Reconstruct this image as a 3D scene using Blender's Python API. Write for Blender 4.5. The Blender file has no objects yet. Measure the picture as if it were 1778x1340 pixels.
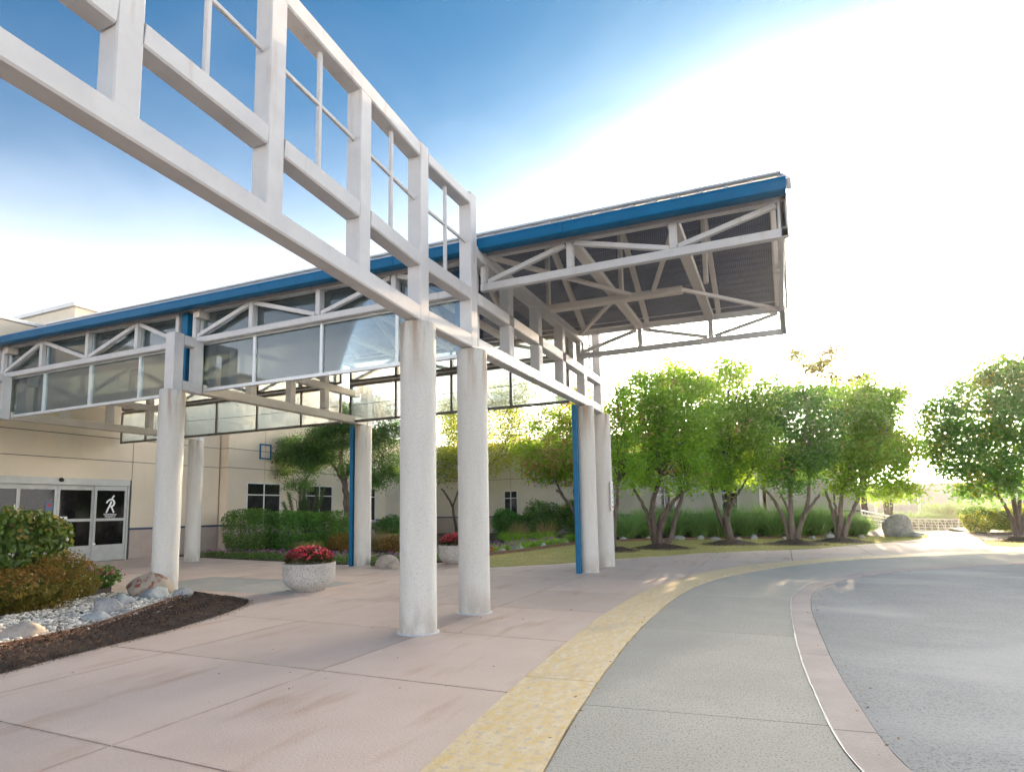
import bpy, bmesh, math, random
import numpy as np
from mathutils import Matrix, Vector
random.seed(7); RNG = np.random.default_rng(7)
R = math.radians
SC = bpy.context.scene
COL = SC.collection

# ---------------------------------------------------------------- camera
W0, H0 = 1778.0, 1340.0
F, CX, CY = 1046.04, 889.0, 768.43
CYAW, CPITCH, CROLL = 0.418243, 0.109658, -0.0173966
CPOS = Vector((4.0724, -7.7544, 1.44))
CROT = Matrix.Rotation(CYAW, 3, 'Z') @ Matrix.Rotation(math.pi/2 + CPITCH, 3, 'X') @ Matrix.Rotation(CROLL, 3, 'Z')
cd = bpy.data.cameras.new('camera'); cam = bpy.data.objects.new('camera', cd); COL.objects.link(cam)
cd.sensor_fit = 'HORIZONTAL'; cd.sensor_width = 36; cd.lens = F*36/W0
cd.shift_y = (CY - H0/2)/W0; cd.clip_start = .05; cd.clip_end = 3000
cam.matrix_world = Matrix.Translation(CPOS) @ CROT.to_4x4()
SC.camera = cam

# ---------------------------------------------------------------- sky, sun, exposure
SUN_EL, SUN_AZ = R(10.6), R(4.2)          # azimuth from +Y towards +X
SC.view_settings.view_transform = 'Standard'; SC.view_settings.look = 'None'
SC.view_settings.gamma = 1; SC.view_settings.use_curve_mapping = False
SC.view_settings.exposure = 3.28
VEIL, VEIL_H, SKYM = 3.6, .25, .15
w = bpy.data.worlds.new('World'); SC.world = w; w.use_nodes = True
nt = w.node_tree; nt.nodes.clear()
wo = nt.nodes.new('ShaderNodeOutputWorld'); bg = nt.nodes.new('ShaderNodeBackground')
sky = nt.nodes.new('ShaderNodeTexSky'); sky.sky_type = 'NISHITA'; sky.sun_disc = False
sky.sun_elevation = SUN_EL; sky.sun_rotation = SUN_AZ; sky.air_density = 1.0; sky.dust_density = 1.6; sky.ozone_density = 2.0
bg.inputs['Strength'].default_value = .15
def _w(t, op=None, **kw):
    n = nt.nodes.new(t)
    if op: n.operation = op
    for k, v in kw.items(): n.inputs[int(k[1:])].default_value = v
    return n
WL = nt.links.new
SDIR = Vector((math.sin(SUN_AZ)*math.cos(SUN_EL), math.cos(SUN_AZ)*math.cos(SUN_EL), math.sin(SUN_EL)))
# thin bright haze layer of a humid evening: thickest at the horizon all round, brighter towards the sun
tcw = _w('ShaderNodeTexCoord'); sxyz = _w('ShaderNodeSeparateXYZ'); WL(tcw.outputs['Generated'], sxyz.inputs[0])
zm = _w('ShaderNodeMath', 'MAXIMUM', _1=0.0); WL(sxyz.outputs[2], zm.inputs[0])
hd = _w('ShaderNodeVectorMath', 'MULTIPLY'); hd.inputs[1].default_value = (1, 1, 0); WL(tcw.outputs['Generated'], hd.inputs[0])
hn = _w('ShaderNodeVectorMath', 'NORMALIZE'); WL(hd.outputs[0], hn.inputs[0])
ha = _w('ShaderNodeVectorMath', 'DOT_PRODUCT'); ha.inputs[1].default_value = (math.sin(SUN_AZ), math.cos(SUN_AZ), 0); WL(hn.outputs[0], ha.inputs[0])
hm_ = _w('ShaderNodeMath', 'MAXIMUM', _1=0.0); WL(ha.outputs['Value'], hm_.inputs[0])
hp = _w('ShaderNodeMath', 'POWER', _1=1.5); WL(hm_.outputs[0], hp.inputs[0])
hh_ = _w('ShaderNodeMath', 'MULTIPLY_ADD', _1=.115, _2=VEIL_H); WL(hp.outputs[0], hh_.inputs[0])      # the haze stands higher on the sun's side
zd = _w('ShaderNodeMath', 'DIVIDE'); WL(zm.outputs[0], zd.inputs[0])
z2 = _w('ShaderNodeMath', 'POWER', _1=2.4); WL(zd.outputs[0], z2.inputs[0])
ng = _w('ShaderNodeMath', 'MULTIPLY', _1=-1.0); WL(z2.outputs[0], ng.inputs[0])
ex = _w('ShaderNodeMath', 'EXPONENT'); WL(ng.outputs[0], ex.inputs[0])
mpw = _w('ShaderNodeMapping'); mpw.inputs['Scale'].default_value = (1.3, 1.3, 3.2); mpw.inputs['Rotation'].default_value = (.2, .25, .4); WL(tcw.outputs['Generated'], mpw.inputs[0])
nzw = _w('ShaderNodeTexNoise'); nzw.inputs['Scale'].default_value = 2.2; nzw.inputs['Detail'].default_value = 6; nzw.inputs['Roughness'].default_value = .55; nzw.inputs['Distortion'].default_value = .5; WL(mpw.outputs[0], nzw.inputs[0])
cw = _w('ShaderNodeMapRange'); cw.inputs[1].default_value = .38; cw.inputs[2].default_value = .72; cw.inputs[3].default_value = 0; cw.inputs[4].default_value = .012; WL(nzw.outputs['Fac'], cw.inputs[0])
hv = _w('ShaderNodeMapRange'); hv.inputs[1].default_value = .3; hv.inputs[2].default_value = .7; hv.inputs[3].default_value = -.007; hv.inputs[4].default_value = .007; WL(nzw.outputs['Fac'], hv.inputs[0])
hs_ = _w('ShaderNodeMath', 'ADD'); WL(hh_.outputs[0], hs_.inputs[0]); WL(hv.outputs[0], hs_.inputs[1]); WL(hs_.outputs[0], zd.inputs[1])   # uneven top of the haze bank
dt = _w('ShaderNodeVectorMath', 'DOT_PRODUCT'); dt.inputs[1].default_value = SDIR; WL(tcw.outputs['Generated'], dt.inputs[0])
dm = _w('ShaderNodeMath', 'MAXIMUM', _1=0.0); WL(dt.outputs['Value'], dm.inputs[0])
dp = _w('ShaderNodeMath', 'POWER', _1=28.0); WL(dm.outputs[0], dp.inputs[0])
gl_ = _w('ShaderNodeMath', 'POWER', _1=30.0); WL(dm.outputs[0], gl_.inputs[0])
fa = _w('ShaderNodeMath', 'ADD'); WL(ex.outputs[0], fa.inputs[0]); WL(gl_.outputs[0], fa.inputs[1])
fb = _w('ShaderNodeMath', 'ADD'); fb.use_clamp = True; WL(fa.outputs[0], fb.inputs[0]); WL(cw.outputs[0], fb.inputs[1])
vc = _w('ShaderNodeMix'); vc.data_type = 'RGBA'; WL(dp.outputs[0], vc.inputs[0])
vc.inputs[6].default_value = (*[VEIL*x for x in (1.0, .965, .92)], 1); vc.inputs[7].default_value = (*[VEIL*20.0*x for x in (1.0, .90, .74)], 1)
sk = _w('ShaderNodeMix'); sk.data_type = 'RGBA'; sk.blend_type = 'MULTIPLY'; sk.inputs[0].default_value = 1; WL(sky.outputs[0], sk.inputs[6]); sk.inputs[7].default_value = (SKYM*.28, SKYM*.78, SKYM*1.05, 1)
mxw = _w('ShaderNodeMix'); mxw.data_type = 'RGBA'; WL(fb.outputs[0], mxw.inputs[0]); WL(sk.outputs[2], mxw.inputs[6]); WL(vc.outputs[2], mxw.inputs[7])
WL(mxw.outputs[2], bg.inputs[0]); WL(bg.outputs[0], wo.inputs[0])
sl = bpy.data.lights.new('sun', 'SUN'); sl.energy = 2.1; sl.angle = R(.5); sl.color = (1.0, .72, .44)
sun = bpy.data.objects.new('sun', sl); COL.objects.link(sun)
sun.rotation_euler = SDIR.to_track_quat('Z', 'Y').to_euler(); sun.location = (0, 60, 30)

# ---------------------------------------------------------------- helpers
def ray(px, py):
    return CROT @ Vector(((px-CX)/F, -(py-CY)/F, -1.0))
def G(px, py, z=0.0):
    d = ray(px, py); return CPOS + d*((z-CPOS.z)/d.z)
def P(px, py, Y):
    d = ray(px, py); return CPOS + d*((Y-CPOS.y)/d.y)
def depth(p): return -(CROT.transposed() @ (Vector(p)-CPOS)).z

MATS = {}
def _n(nt, t, **kw):
    n = nt.nodes.new(t)
    for k, v in kw.items():
        if k in n.inputs: n.inputs[k].default_value = v
        else: setattr(n, k, v)
    return n
def mat(name, c1, c2=None, scale=4.0, rough=.6, bump=0.0, bscale=None, detail=6, metallic=0.0, stretch=None, spec=.5, c3=None, s3=60, f3=.5, objvar=0.0, island=0.0, coat=0.0, lo=.35, hi=.65):
    """procedural material: noise between c1 and c2, optional fine speckle c3, bump, variation per object or per piece"""
    if name in MATS: return MATS[name]
    m = bpy.data.materials.new(name); m.use_nodes = True; MATS[name] = m
    t = m.node_tree; b = t.nodes['Principled BSDF']; L = t.links.new
    tc = _n(t, 'ShaderNodeTexCoord'); vec = tc.outputs['Object']
    if stretch:
        mp = _n(t, 'ShaderNodeMapping'); mp.inputs['Scale'].default_value = stretch; L(vec, mp.inputs[0]); vec2 = mp.outputs[0]
    else: vec2 = vec
    c2 = c2 or tuple(min(1, x*1.12) for x in c1)
    nz = _n(t, 'ShaderNodeTexNoise'); nz.inputs['Scale'].default_value = scale; nz.inputs['Detail'].default_value = detail; nz.inputs['Roughness'].default_value = .62
    L(vec2, nz.inputs['Vector'])
    rp = _n(t, 'ShaderNodeValToRGB'); rp.color_ramp.elements[0].position = lo; rp.color_ramp.elements[1].position = hi
    rp.color_ramp.elements[0].color = (*c1, 1); rp.color_ramp.elements[1].color = (*c2, 1)
    L(nz.outputs['Fac'], rp.inputs[0]); col = rp.outputs[0]
    if c3:
        n3 = _n(t, 'ShaderNodeTexNoise'); n3.inputs['Scale'].default_value = s3; n3.inputs['Detail'].default_value = 3; L(vec, n3.inputs['Vector'])
        r3 = _n(t, 'ShaderNodeValToRGB'); r3.color_ramp.elements[0].position = f3; r3.color_ramp.elements[1].position = f3+.12
        L(n3.outputs['Fac'], r3.inputs[0])
        mx = _n(t, 'ShaderNodeMix'); mx.data_type = 'RGBA'; L(r3.outputs[0], mx.inputs[0]); L(col, mx.inputs[6]); mx.inputs[7].default_value = (*c3, 1); col = mx.outputs[2]
    if objvar or island:
        if objvar: oi = _n(t, 'ShaderNodeObjectInfo'); rnd = oi.outputs['Random']; amt = objvar
        else: oi = _n(t, 'ShaderNodeNewGeometry'); rnd = oi.outputs['Random Per Island']; amt = island
        mr = _n(t, 'ShaderNodeMapRange'); mr.inputs[3].default_value = 1-amt; mr.inputs[4].default_value = 1+amt; L(rnd, mr.inputs[0])
        hs = _n(t, 'ShaderNodeHueSaturation'); L(mr.outputs[0], hs.inputs['Value']); L(col, hs.inputs['Color']); col = hs.outputs[0]
    L(col, b.inputs['Base Color'])
    b.inputs['Roughness'].default_value = rough; b.inputs['Metallic'].default_value = metallic
    b.inputs['Specular IOR Level'].default_value = spec; b.inputs['Coat Weight'].default_value = coat
    if bump:
        nb = _n(t, 'ShaderNodeTexNoise'); nb.inputs['Scale'].default_value = bscale or scale*4; nb.inputs['Detail'].default_value = 5; L(vec, nb.inputs['Vector'])
        bp = _n(t, 'ShaderNodeBump'); bp.inputs['Strength'].default_value = bump; bp.inputs['Distance'].default_value = .01
        L(nb.outputs['Fac'], bp.inputs['Height']); L(bp.outputs[0], b.inputs['Normal'])
    m['col'] = 1
    return m

def stain(m, colour, zc, zw, scale, stretch, thr=.5, amt=.6, axis=2):
    """weather streaks of their own shape in a band of height zc..zc+zw (world metres)"""
    t = m.node_tree; L = t.links.new; b = t.nodes['Principled BSDF']
    src = b.inputs['Base Color'].links[0].from_socket
    g = _n(t, 'ShaderNodeNewGeometry'); sp = _n(t, 'ShaderNodeSeparateXYZ'); L(g.outputs['Position'], sp.inputs[0])
    mr = _n(t, 'ShaderNodeMapRange'); mr.inputs[1].default_value = zc; mr.inputs[2].default_value = zc+zw; L(sp.outputs[axis], mr.inputs[0])
    mp = _n(t, 'ShaderNodeMapping'); mp.inputs['Scale'].default_value = stretch; L(g.outputs['Position'], mp.inputs[0])
    nz = _n(t, 'ShaderNodeTexNoise'); nz.inputs['Scale'].default_value = scale; nz.inputs['Detail'].default_value = 4; L(mp.outputs[0], nz.inputs['Vector'])
    rr = _n(t, 'ShaderNodeMapRange'); rr.inputs[1].default_value = thr; rr.inputs[2].default_value = thr+.16; rr.inputs[4].default_value = amt; L(nz.outputs['Fac'], rr.inputs[0])
    mu = _n(t, 'ShaderNodeMath'); mu.operation = 'MULTIPLY'; L(mr.outputs[0], mu.inputs[0]); L(rr.outputs[0], mu.inputs[1])
    mx = _n(t, 'ShaderNodeMix'); mx.data_type = 'RGBA'; L(mu.outputs[0], mx.inputs[0]); L(src, mx.inputs[6]); mx.inputs[7].default_value = (*colour, 1)
    L(mx.outputs[2], b.inputs['Base Color'])
    return m

def leafmat(name, dark, light, trans, tw=.5, rough=.5):
    """leaves: each leaf takes its own tint; light passes through them"""
    if name in MATS: return MATS[name]
    m = bpy.data.materials.new(name); m.use_nodes = True; MATS[name] = m
    t = m.node_tree; L = t.links.new; b = t.nodes['Principled BSDF']; out = t.nodes['Material Output']
    g = _n(t, 'ShaderNodeNewGeometry'); rp = _n(t, 'ShaderNodeValToRGB')
    rp.color_ramp.elements[0].color = (*dark, 1); rp.color_ramp.elements[1].color = (*light, 1); L(g.outputs['Random Per Island'], rp.inputs[0])
    L(rp.outputs[0], b.inputs['Base Color']); b.inputs['Roughness'].default_value = rough; b.inputs['Specular IOR Level'].default_value = .35
    tr = _n(t, 'ShaderNodeBsdfTranslucent')
    r2 = _n(t, 'ShaderNodeValToRGB'); r2.color_ramp.elements[0].color = (*[x*.7 for x in trans], 1); r2.color_ramp.elements[1].color = (*trans, 1); L(g.outputs['Random Per Island'], r2.inputs[0])
    L(r2.outputs[0], tr.inputs['Color'])
    mx = _n(t, 'ShaderNodeMixShader'); mx.inputs[0].default_value = tw; L(b.outputs[0], mx.inputs[1]); L(tr.outputs[0], mx.inputs[2]); L(mx.outputs[0], out.inputs['Surface'])
    return m

def glassmat(name, tint=(.75, .8, .82), dust=.12, refl=.1):
    m = bpy.data.materials.new(name); m.use_nodes = True; MATS[name] = m
    t = m.node_tree; L = t.links.new; t.nodes.remove(t.nodes['Principled BSDF']); out = t.nodes['Material Output']
    tr = _n(t, 'ShaderNodeBsdfTransparent'); tr.inputs[0].default_value = (*tint, 1)
    gl = _n(t, 'ShaderNodeBsdfGlossy'); gl.inputs['Roughness'].default_value = .02; gl.inputs[0].default_value = (.9, .95, 1, 1)
    fr = _n(t, 'ShaderNodeFresnel'); fr.inputs[0].default_value = 1.5
    ad = _n(t, 'ShaderNodeMath'); ad.operation = 'ADD'; ad.use_clamp = True; L(fr.outputs[0], ad.inputs[0]); ad.inputs[1].default_value = refl
    mx = _n(t, 'ShaderNodeMixShader'); L(ad.outputs[0], mx.inputs[0]); L(tr.outputs[0], mx.inputs[1]); L(gl.outputs[0], mx.inputs[2])
    df = _n(t, 'ShaderNodeBsdfDiffuse'); df.inputs[0].default_value = (.6, .6, .58, 1); tl = _n(t, 'ShaderNodeBsdfTranslucent'); tl.inputs[0].default_value = (.85, .85, .83, 1)
    m2 = _n(t, 'ShaderNodeMixShader'); L(df.outputs[0], m2.inputs[1]); L(tl.outputs[0], m2.inputs[2])
    tc = _n(t, 'ShaderNodeTexCoord'); mp = _n(t, 'ShaderNodeMapping'); mp.inputs['Scale'].default_value = (6, 6, 1.2); L(tc.outputs['Object'], mp.inputs[0])
    nz = _n(t, 'ShaderNodeTexNoise'); nz.inputs['Scale'].default_value = 1.5; nz.inputs['Detail'].default_value = 6; L(mp.outputs[0], nz.inputs['Vector'])
    mr = _n(t, 'ShaderNodeMapRange'); mr.inputs[1].default_value = .3; mr.inputs[2].default_value = .7; mr.inputs[3].default_value = dust*.8; mr.inputs[4].default_value = dust*1.2; L(nz.outputs['Fac'], mr.inputs[0])
    m3 = _n(t, 'ShaderNodeMixShader'); L(mr.outputs[0], m3.inputs[0]); L(mx.outputs[0], m3.inputs[1]); L(m2.outputs[0], m3.inputs[2])
    L(m3.outputs[0], out.inputs['Surface'])
    return m

class MB:
    def __init__(s): s.v = []; s.f = []; s.mi = []; s.cur = 0
    def add(s, vs, fs):
        o = len(s.v); s.v += [tuple(v) for v in vs]; s.f += [tuple(i+o for i in f) for f in fs]; s.mi += [s.cur]*len(fs); return s
    def box(s, x0, x1, y0, y1, z0, z1):
        return s.add([(x0,y0,z0),(x1,y0,z0),(x1,y1,z0),(x0,y1,z0),(x0,y0,z1),(x1,y0,z1),(x1,y1,z1),(x0,y1,z1)],
                     [(0,3,2,1),(4,5,6,7),(0,1,5,4),(1,2,6,5),(2,3,7,6),(3,0,4,7)])
    def beam(s, a, b, w, h, c=.012, up=(0,0,1)):
        """rectangular steel section from a to b, rounded corners c"""
        a, b = Vector(a), Vector(b); d = (b-a).normalized(); u = Vector(up)
        if abs(d.dot(u)) > .98: u = Vector((0, 1, 0))
        sx = d.cross(u).normalized(); uz = sx.cross(d).normalized(); hw, hh = w/2, h/2; c = min(c, hw*.45, hh*.45)
        prof = [(-hw+c,-hh),(hw-c,-hh),(hw,-hh+c),(hw,hh-c),(hw-c,hh),(-hw+c,hh),(-hw,hh-c),(-hw,-hh+c)]
        vs = [p + sx*x + uz*y for p in (a, b) for x, y in prof]
        fs = [(i, (i+1) % 8, 8+(i+1) % 8, 8+i) for i in range(8)] + [tuple(range(7, -1, -1)), tuple(range(8, 16))]
        return s.add(vs, fs)
    def tube(s, pts, rad, n=8, cap=True):
        pts = [Vector(p) for p in pts]; vs = []; k = len(pts)
        u = Vector((1, 0, 0))
        for i, p in enumerate(pts):
            d = (pts[min(i+1, k-1)]-pts[max(i-1, 0)]).normalized()
            if abs(d.dot(u)) > .9: u = Vector((0, 1, 0)) if abs(d.y) < .9 else Vector((0, 0, 1))
            a = (u - d*d.dot(u)).normalized(); b = d.cross(a); u = a
            r = rad[i] if hasattr(rad, '__len__') else rad
            vs += [p + (a*math.cos(2*math.pi*j/n) + b*math.sin(2*math.pi*j/n))*r for j in range(n)]
        fs = [(i*n+j, i*n+(j+1) % n, (i+1)*n+(j+1) % n, (i+1)*n+j) for i in range(k-1) for j in range(n)]
        if cap: fs += [tuple(range(n-1, -1, -1)), tuple(range((k-1)*n, k*n))]
        return s.add(vs, fs)
    def lathe(s, prof, c=(0,0,0), n=32):
        vs = [(c[0]+r*math.cos(2*math.pi*j/n), c[1]+r*math.sin(2*math.pi*j/n), c[2]+z) for r, z in prof for j in range(n)]
        k = len(prof)
        fs = [(i*n+j, i*n+(j+1) % n, (i+1)*n+(j+1) % n, (i+1)*n+j) for i in range(k-1) for j in range(n)]
        fs += [tuple(range(n-1, -1, -1)), tuple(range((k-1)*n, k*n))]
        return s.add(vs, fs)
    def prism(s, poly, z0, z1):
        n = len(poly)
        return s.add([(x, y, z0) for x, y in poly]+[(x, y, z1) for x, y in poly],
                     [tuple(range(n-1, -1, -1)), tuple(range(n, 2*n))]+[(i, (i+1) % n, n+(i+1) % n, n+i) for i in range(n)])
    def build(s, name, m, parent=None, smooth=False, origin=None):
        o = origin_of(parent) if origin is None else Vector(origin)
        v = np.array(s.v, float) - np.array(o)
        me = bpy.data.meshes.new(name); me.from_pydata(v.tolist(), [], s.f)
        for x in (m if isinstance(m, (list, tuple)) else [m]): me.materials.append(x)
        if any(s.mi): me.polygons.foreach_set('material_index', s.mi)
        if smooth: me.polygons.foreach_set('use_smooth', [True]*len(s.f))
        ob = bpy.data.objects.new(name, me); COL.objects.link(ob)
        if parent: ob.parent = parent
        else: ob.location = o
        return ob
def origin_of(p):
    o = Vector((0, 0, 0))
    while p is not None: o = o + p.location; p = p.parent
    return o
def root(name, loc, label=None, cat=None, group=None, kind=None):
    o = bpy.data.objects.new(name, None); COL.objects.link(o); o.location = loc; o.empty_display_size = .2
    return tag(o, label, cat, group, kind)
def tag(o, label=None, cat=None, group=None, kind=None):
    for k, v in (('label', label), ('category', cat), ('group', group), ('kind', kind)):
        if v: o[k] = v
    return o
def sub(name, parent):
    o = bpy.data.objects.new(name, None); COL.objects.link(o); o.parent = parent; o.empty_display_size = .1; return o
def npmesh(name, V, Fc, m, parent=None, origin=(0,0,0), midx=None, smooth=False):
    """V (n,3), Fc (k,4 or 3) arrays -> one mesh object, fast"""
    o = origin_of(parent) if parent else Vector(origin)
    V = np.asarray(V, np.float32) - np.array(o, np.float32); Fc = np.asarray(Fc, np.int32)
    me = bpy.data.meshes.new(name); k, n = Fc.shape
    me.vertices.add(len(V)); me.vertices.foreach_set('co', V.ravel())
    me.loops.add(k*n); me.loops.foreach_set('vertex_index', Fc.ravel())
    me.polygons.add(k); me.polygons.foreach_set('loop_start', np.arange(0, k*n, n, dtype=np.int32)); me.polygons.foreach_set('loop_total', np.full(k, n, np.int32))
    for x in (m if isinstance(m, (list, tuple)) else [m]): me.materials.append(x)
    if midx is not None: me.polygons.foreach_set('material_index', np.asarray(midx, np.int32))
    if smooth: me.polygons.foreach_set('use_smooth', np.ones(k, bool))
    me.update(calc_edges=True)
    ob = bpy.data.objects.new(name, me); COL.objects.link(ob)
    if parent: ob.parent = parent
    else: ob.location = o
    return ob
def unit(a): return a/np.maximum(np.linalg.norm(a, axis=1, keepdims=True), 1e-9)
def leafquads(C, size, upbias=.4, aspect=.55, out=None, droop=None):
    """diamond leaf per centre"""
    n = len(C); N = RNG.normal(size=(n, 3)); N[:, 2] += upbias*2
    if out is not None: N += out
    N = unit(N); T = unit(np.cross(N, RNG.normal(size=(n, 3))))
    if droop is not None: T = unit(T + np.array([0, 0, -droop])); 
    B = unit(np.cross(N, T)); s = (size*RNG.uniform(.65, 1.3, n))[:, None]
    V = np.empty((n, 4, 3)); V[:, 0] = C-T*s*.5; V[:, 1] = C+B*s*aspect*.5; V[:, 2] = C+T*s*.5; V[:, 3] = C-B*s*aspect*.5
    Fc = np.arange(n*4).reshape(n, 4)
    return V.reshape(-1, 3), Fc
def roundleaves(C, size, out, fold=.15):
    n = len(C); N = unit(RNG.normal(size=(n, 3))*.55 + out); T = unit(np.cross(N, RNG.normal(size=(n, 3)))+np.array([0, 0, -.5])); B = unit(np.cross(N, T))
    s = (size*RNG.uniform(.6, 1.25, n))[:, None]
    V = np.empty((n, 8, 3)); prof = [(-.5, 0), (-.3, .3), (.05, .36), (.35, .2), (.55, 0), (.35, -.2), (.05, -.36), (-.3, -.3)]
    for i, (a, b) in enumerate(prof): V[:, i] = C + T*s*a + B*s*b + N*s*abs(b)*fold
    return V.reshape(-1, 3), np.arange(n*8).reshape(n, 8)
def blades(base, tip, wd, seg=3, bend=.25):
    """grass blades base->tip arching, (n,3) each"""
    n = len(base); d = tip-base; side = unit(np.cross(d, RNG.normal(size=(n, 3)))); L = np.linalg.norm(d, axis=1)[:, None]
    V = np.empty((n, 2*seg+1, 3)); hor = d.copy(); hor[:, 2] = 0
    for i in range(seg):
        f = i/seg; p = base + d*f; p[:, 2] += (bend*L[:, 0])*f*(1-f)*2*.5; p -= hor*bend*f*(1-f)
        wv = side*wd*(1-f*.8)*.5; V[:, 2*i] = p-wv; V[:, 2*i+1] = p+wv
    V[:, 2*seg] = tip
    fs = []
    for i in range(seg-1): fs += [(2*i, 2*i+1, 2*i+3), (2*i, 2*i+3, 2*i+2)]
    fs.append((2*seg-2, 2*seg-1, 2*seg)); k = 2*seg+1
    Fc = (np.array(fs)[None]+(np.arange(n)*k)[:, None, None]).reshape(-1, 3)
    return V.reshape(-1, 3), Fc
def inpoly(pts, poly):
    x, y = pts[:, 0], pts[:, 1]; r = np.zeros(len(pts), bool); n = len(poly)
    for i in range(n):
        x1, y1 = poly[i]; x2, y2 = poly[(i+1) % n]
        if y1 == y2: continue
        c = ((y1 > y) != (y2 > y)) & (x < (x2-x1)*(y-y1)/(y2-y1)+x1); r ^= c
    return r
def scatter(poly, n):
    a = np.array(poly); lo, hi = a.min(0), a.max(0); out = np.empty((0, 2))
    while len(out) < n:
        p = RNG.uniform(lo, hi, (n*2, 2)); out = np.vstack([out, p[inpoly(p, poly)]])
    return out[:n]
def spline(pts, per=8):
    """Catmull-Rom through 2-D or 3-D points"""
    p = [np.array(q, float) for q in pts]; p = [2*p[0]-p[1]]+p+[2*p[-1]-p[-2]]; out = []
    for i in range(1, len(p)-2):
        for k in range(per):
            t = k/per; out.append(.5*((2*p[i])+(-p[i-1]+p[i+1])*t+(2*p[i-1]-5*p[i]+4*p[i+1]-p[i+2])*t*t+(-p[i-1]+3*p[i]-3*p[i+1]+p[i+2])*t**3))
    out.append(p[-2]); return [tuple(q) for q in out]

# ---------------------------------------------------------------- materials
white = stain(mat('white_painted_steel', (.52,.505,.51), (.59,.575,.575), 3, .42, .05, 30), (.30,.15,.07), 3.6, 2.6, 2.4, (3,3,.45), .62, .5)
blue = mat('blue_painted_steel', (.002,.10,.225), (.003,.118,.26), 2.5, .45, .03, 20, spec=.22)
navy = mat('navy_trim', (.02,.04,.09), (.03,.055,.12), 3, .5)
tan = mat('tan_painted_steel', (.56,.50,.45), (.62,.56,.50), 3, .5, .05, 30)
alu = mat('aluminium_frame', (.62,.64,.66), (.70,.71,.72), 5, .38, 0, metallic=.25)
dooralu = mat('door_aluminium', (.42,.43,.42), (.48,.49,.48), 5, .45, 0, metallic=.2)
darkalu = mat('dark_bronze_frame', (.10,.085,.075), (.14,.12,.10), 5, .45)
conc = stain(stain(mat('column_concrete', (.50,.485,.455), (.57,.555,.52), 1.8, .85, .35, 60, c3=(.38,.36,.33), s3=75, f3=.58, stretch=(2.2,2.2,.35)), (.27,.17,.10), 2.9, .88, 2.2, (3.2,3.2,.35), .42, .8), (.75,.75,.74), 2.0, -2.2, 1.3, (3,3,.7), .6, .5)
stain(conc, (.34,.29,.25), .45, -.45, 2.0, (3,3,1.2), .40, .7)
aggr = mat('exposed_aggregate', (.40,.38,.36), (.50,.48,.45), 6, .9, .8, 60, c3=(.22,.20,.19), s3=48, f3=.52)
slabm = stain(mat('pink_concrete', (.61,.46,.375), (.67,.52,.435), 1.3, .85, .35, 50, c3=(.52,.39,.315), s3=85, f3=.6, objvar=.06, lo=.3, hi=.7), (.44,.22,.10), -.5, .1, .9, (3.2,.7,1), .57, .5)
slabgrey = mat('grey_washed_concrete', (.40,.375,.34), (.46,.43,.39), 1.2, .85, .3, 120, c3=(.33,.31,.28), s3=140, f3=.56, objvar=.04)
lanem = mat('grey_lane_aggregate', (.43,.395,.335), (.49,.455,.39), 1.1, .88, .35, 130, c3=(.25,.235,.21), s3=72, f3=.53, objvar=.04)
bandm = mat('pink_band_concrete', (.40,.325,.30), (.46,.38,.35), 2, .85, .5, 60, c3=(.36,.29,.27), s3=50, f3=.58, objvar=.05)
asph = mat('grey_asphalt', (.22,.225,.24), (.29,.29,.30), .5, .85, .35, 150, c3=(.14,.15,.165), s3=66, f3=.52)
yellow = mat('worn_yellow_paint', (.72,.50,.19), (.76,.62,.42), 7, .7, .3, 100, detail=10, stretch=(1.8,.7,1), c3=(.60,.47,.36), s3=22, f3=.54)
jointm = mat('dark_joint_filler', (.10,.08,.07), (.14,.11,.10), 8, .95)
wallm = stain(mat('cream_wall_render', (.66,.575,.455), (.70,.61,.49), 1.2, .9, .2, 150), (.48,.42,.34), 0.0, 9, .8, (2.2,2.2,.4), .55, .3)
wallpale = mat('pale_wall_render', (.58,.525,.445), (.62,.565,.485), 1.2, .9, .2, 150)
plinth = mat('pinkish_wall_base', (.40,.33,.29), (.45,.375,.33), 3, .9, .2, 100)
reveal = mat('dark_reveal_joint', (.05,.05,.055), (.07,.07,.07), 5, .8)
capm = mat('grey_metal_coping', (.50,.50,.50), (.56,.56,.56), 4, .4, 0, metallic=.3)
blackglass = mat('dark_tinted_glass', (.006,.006,.007), (.009,.009,.01), 2, .06, 0, spec=.28)
winglass = mat('dark_window_glass', (.012,.014,.016), (.02,.022,.024), 2, .05, 0, spec=.6)
glassf = glassmat('dusty_front_glass', (.80,.88,.89), .04, .055)
glassb = glassmat('dusty_back_glass', (.66,.70,.69), .17, .03)
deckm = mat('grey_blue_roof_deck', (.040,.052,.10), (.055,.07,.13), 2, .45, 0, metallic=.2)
seamm = mat('pale_standing_seam_metal', (.50,.51,.53), (.56,.57,.58), 3, .35, 0, metallic=.35)
bark = mat('grey_brown_bark', (.075,.055,.045), (.15,.115,.095), 9, .9, .9, 40, stretch=(1,1,.25))
barkl = mat('light_brown_bark', (.13,.095,.075), (.24,.19,.15), 9, .9, .9, 40, stretch=(1,1,.25))
mulch = mat('dark_bark_mulch', (.020,.011,.008), (.042,.023,.017), 14, .95, 1, 60, c3=(.09,.048,.03), s3=45, f3=.6)
chipm = mat('bark_chips', (.045,.022,.014), (.13,.07,.042), 3, .95, island=.7)
edgem = mat('brown_edging', (.13,.06,.04), (.18,.09,.06), 8, .7)
lawnm = mat('lawn_soil', (.27,.26,.075), (.46,.37,.15), 1.4, .95, .5, 60)
grassm = leafmat('lawn_blades', (.28,.30,.06), (.55,.45,.17), (.5,.5,.12), .35)
dirt = mat('bed_soil', (.045,.03,.022), (.08,.055,.04), 5, .95, .8, 40)
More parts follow.
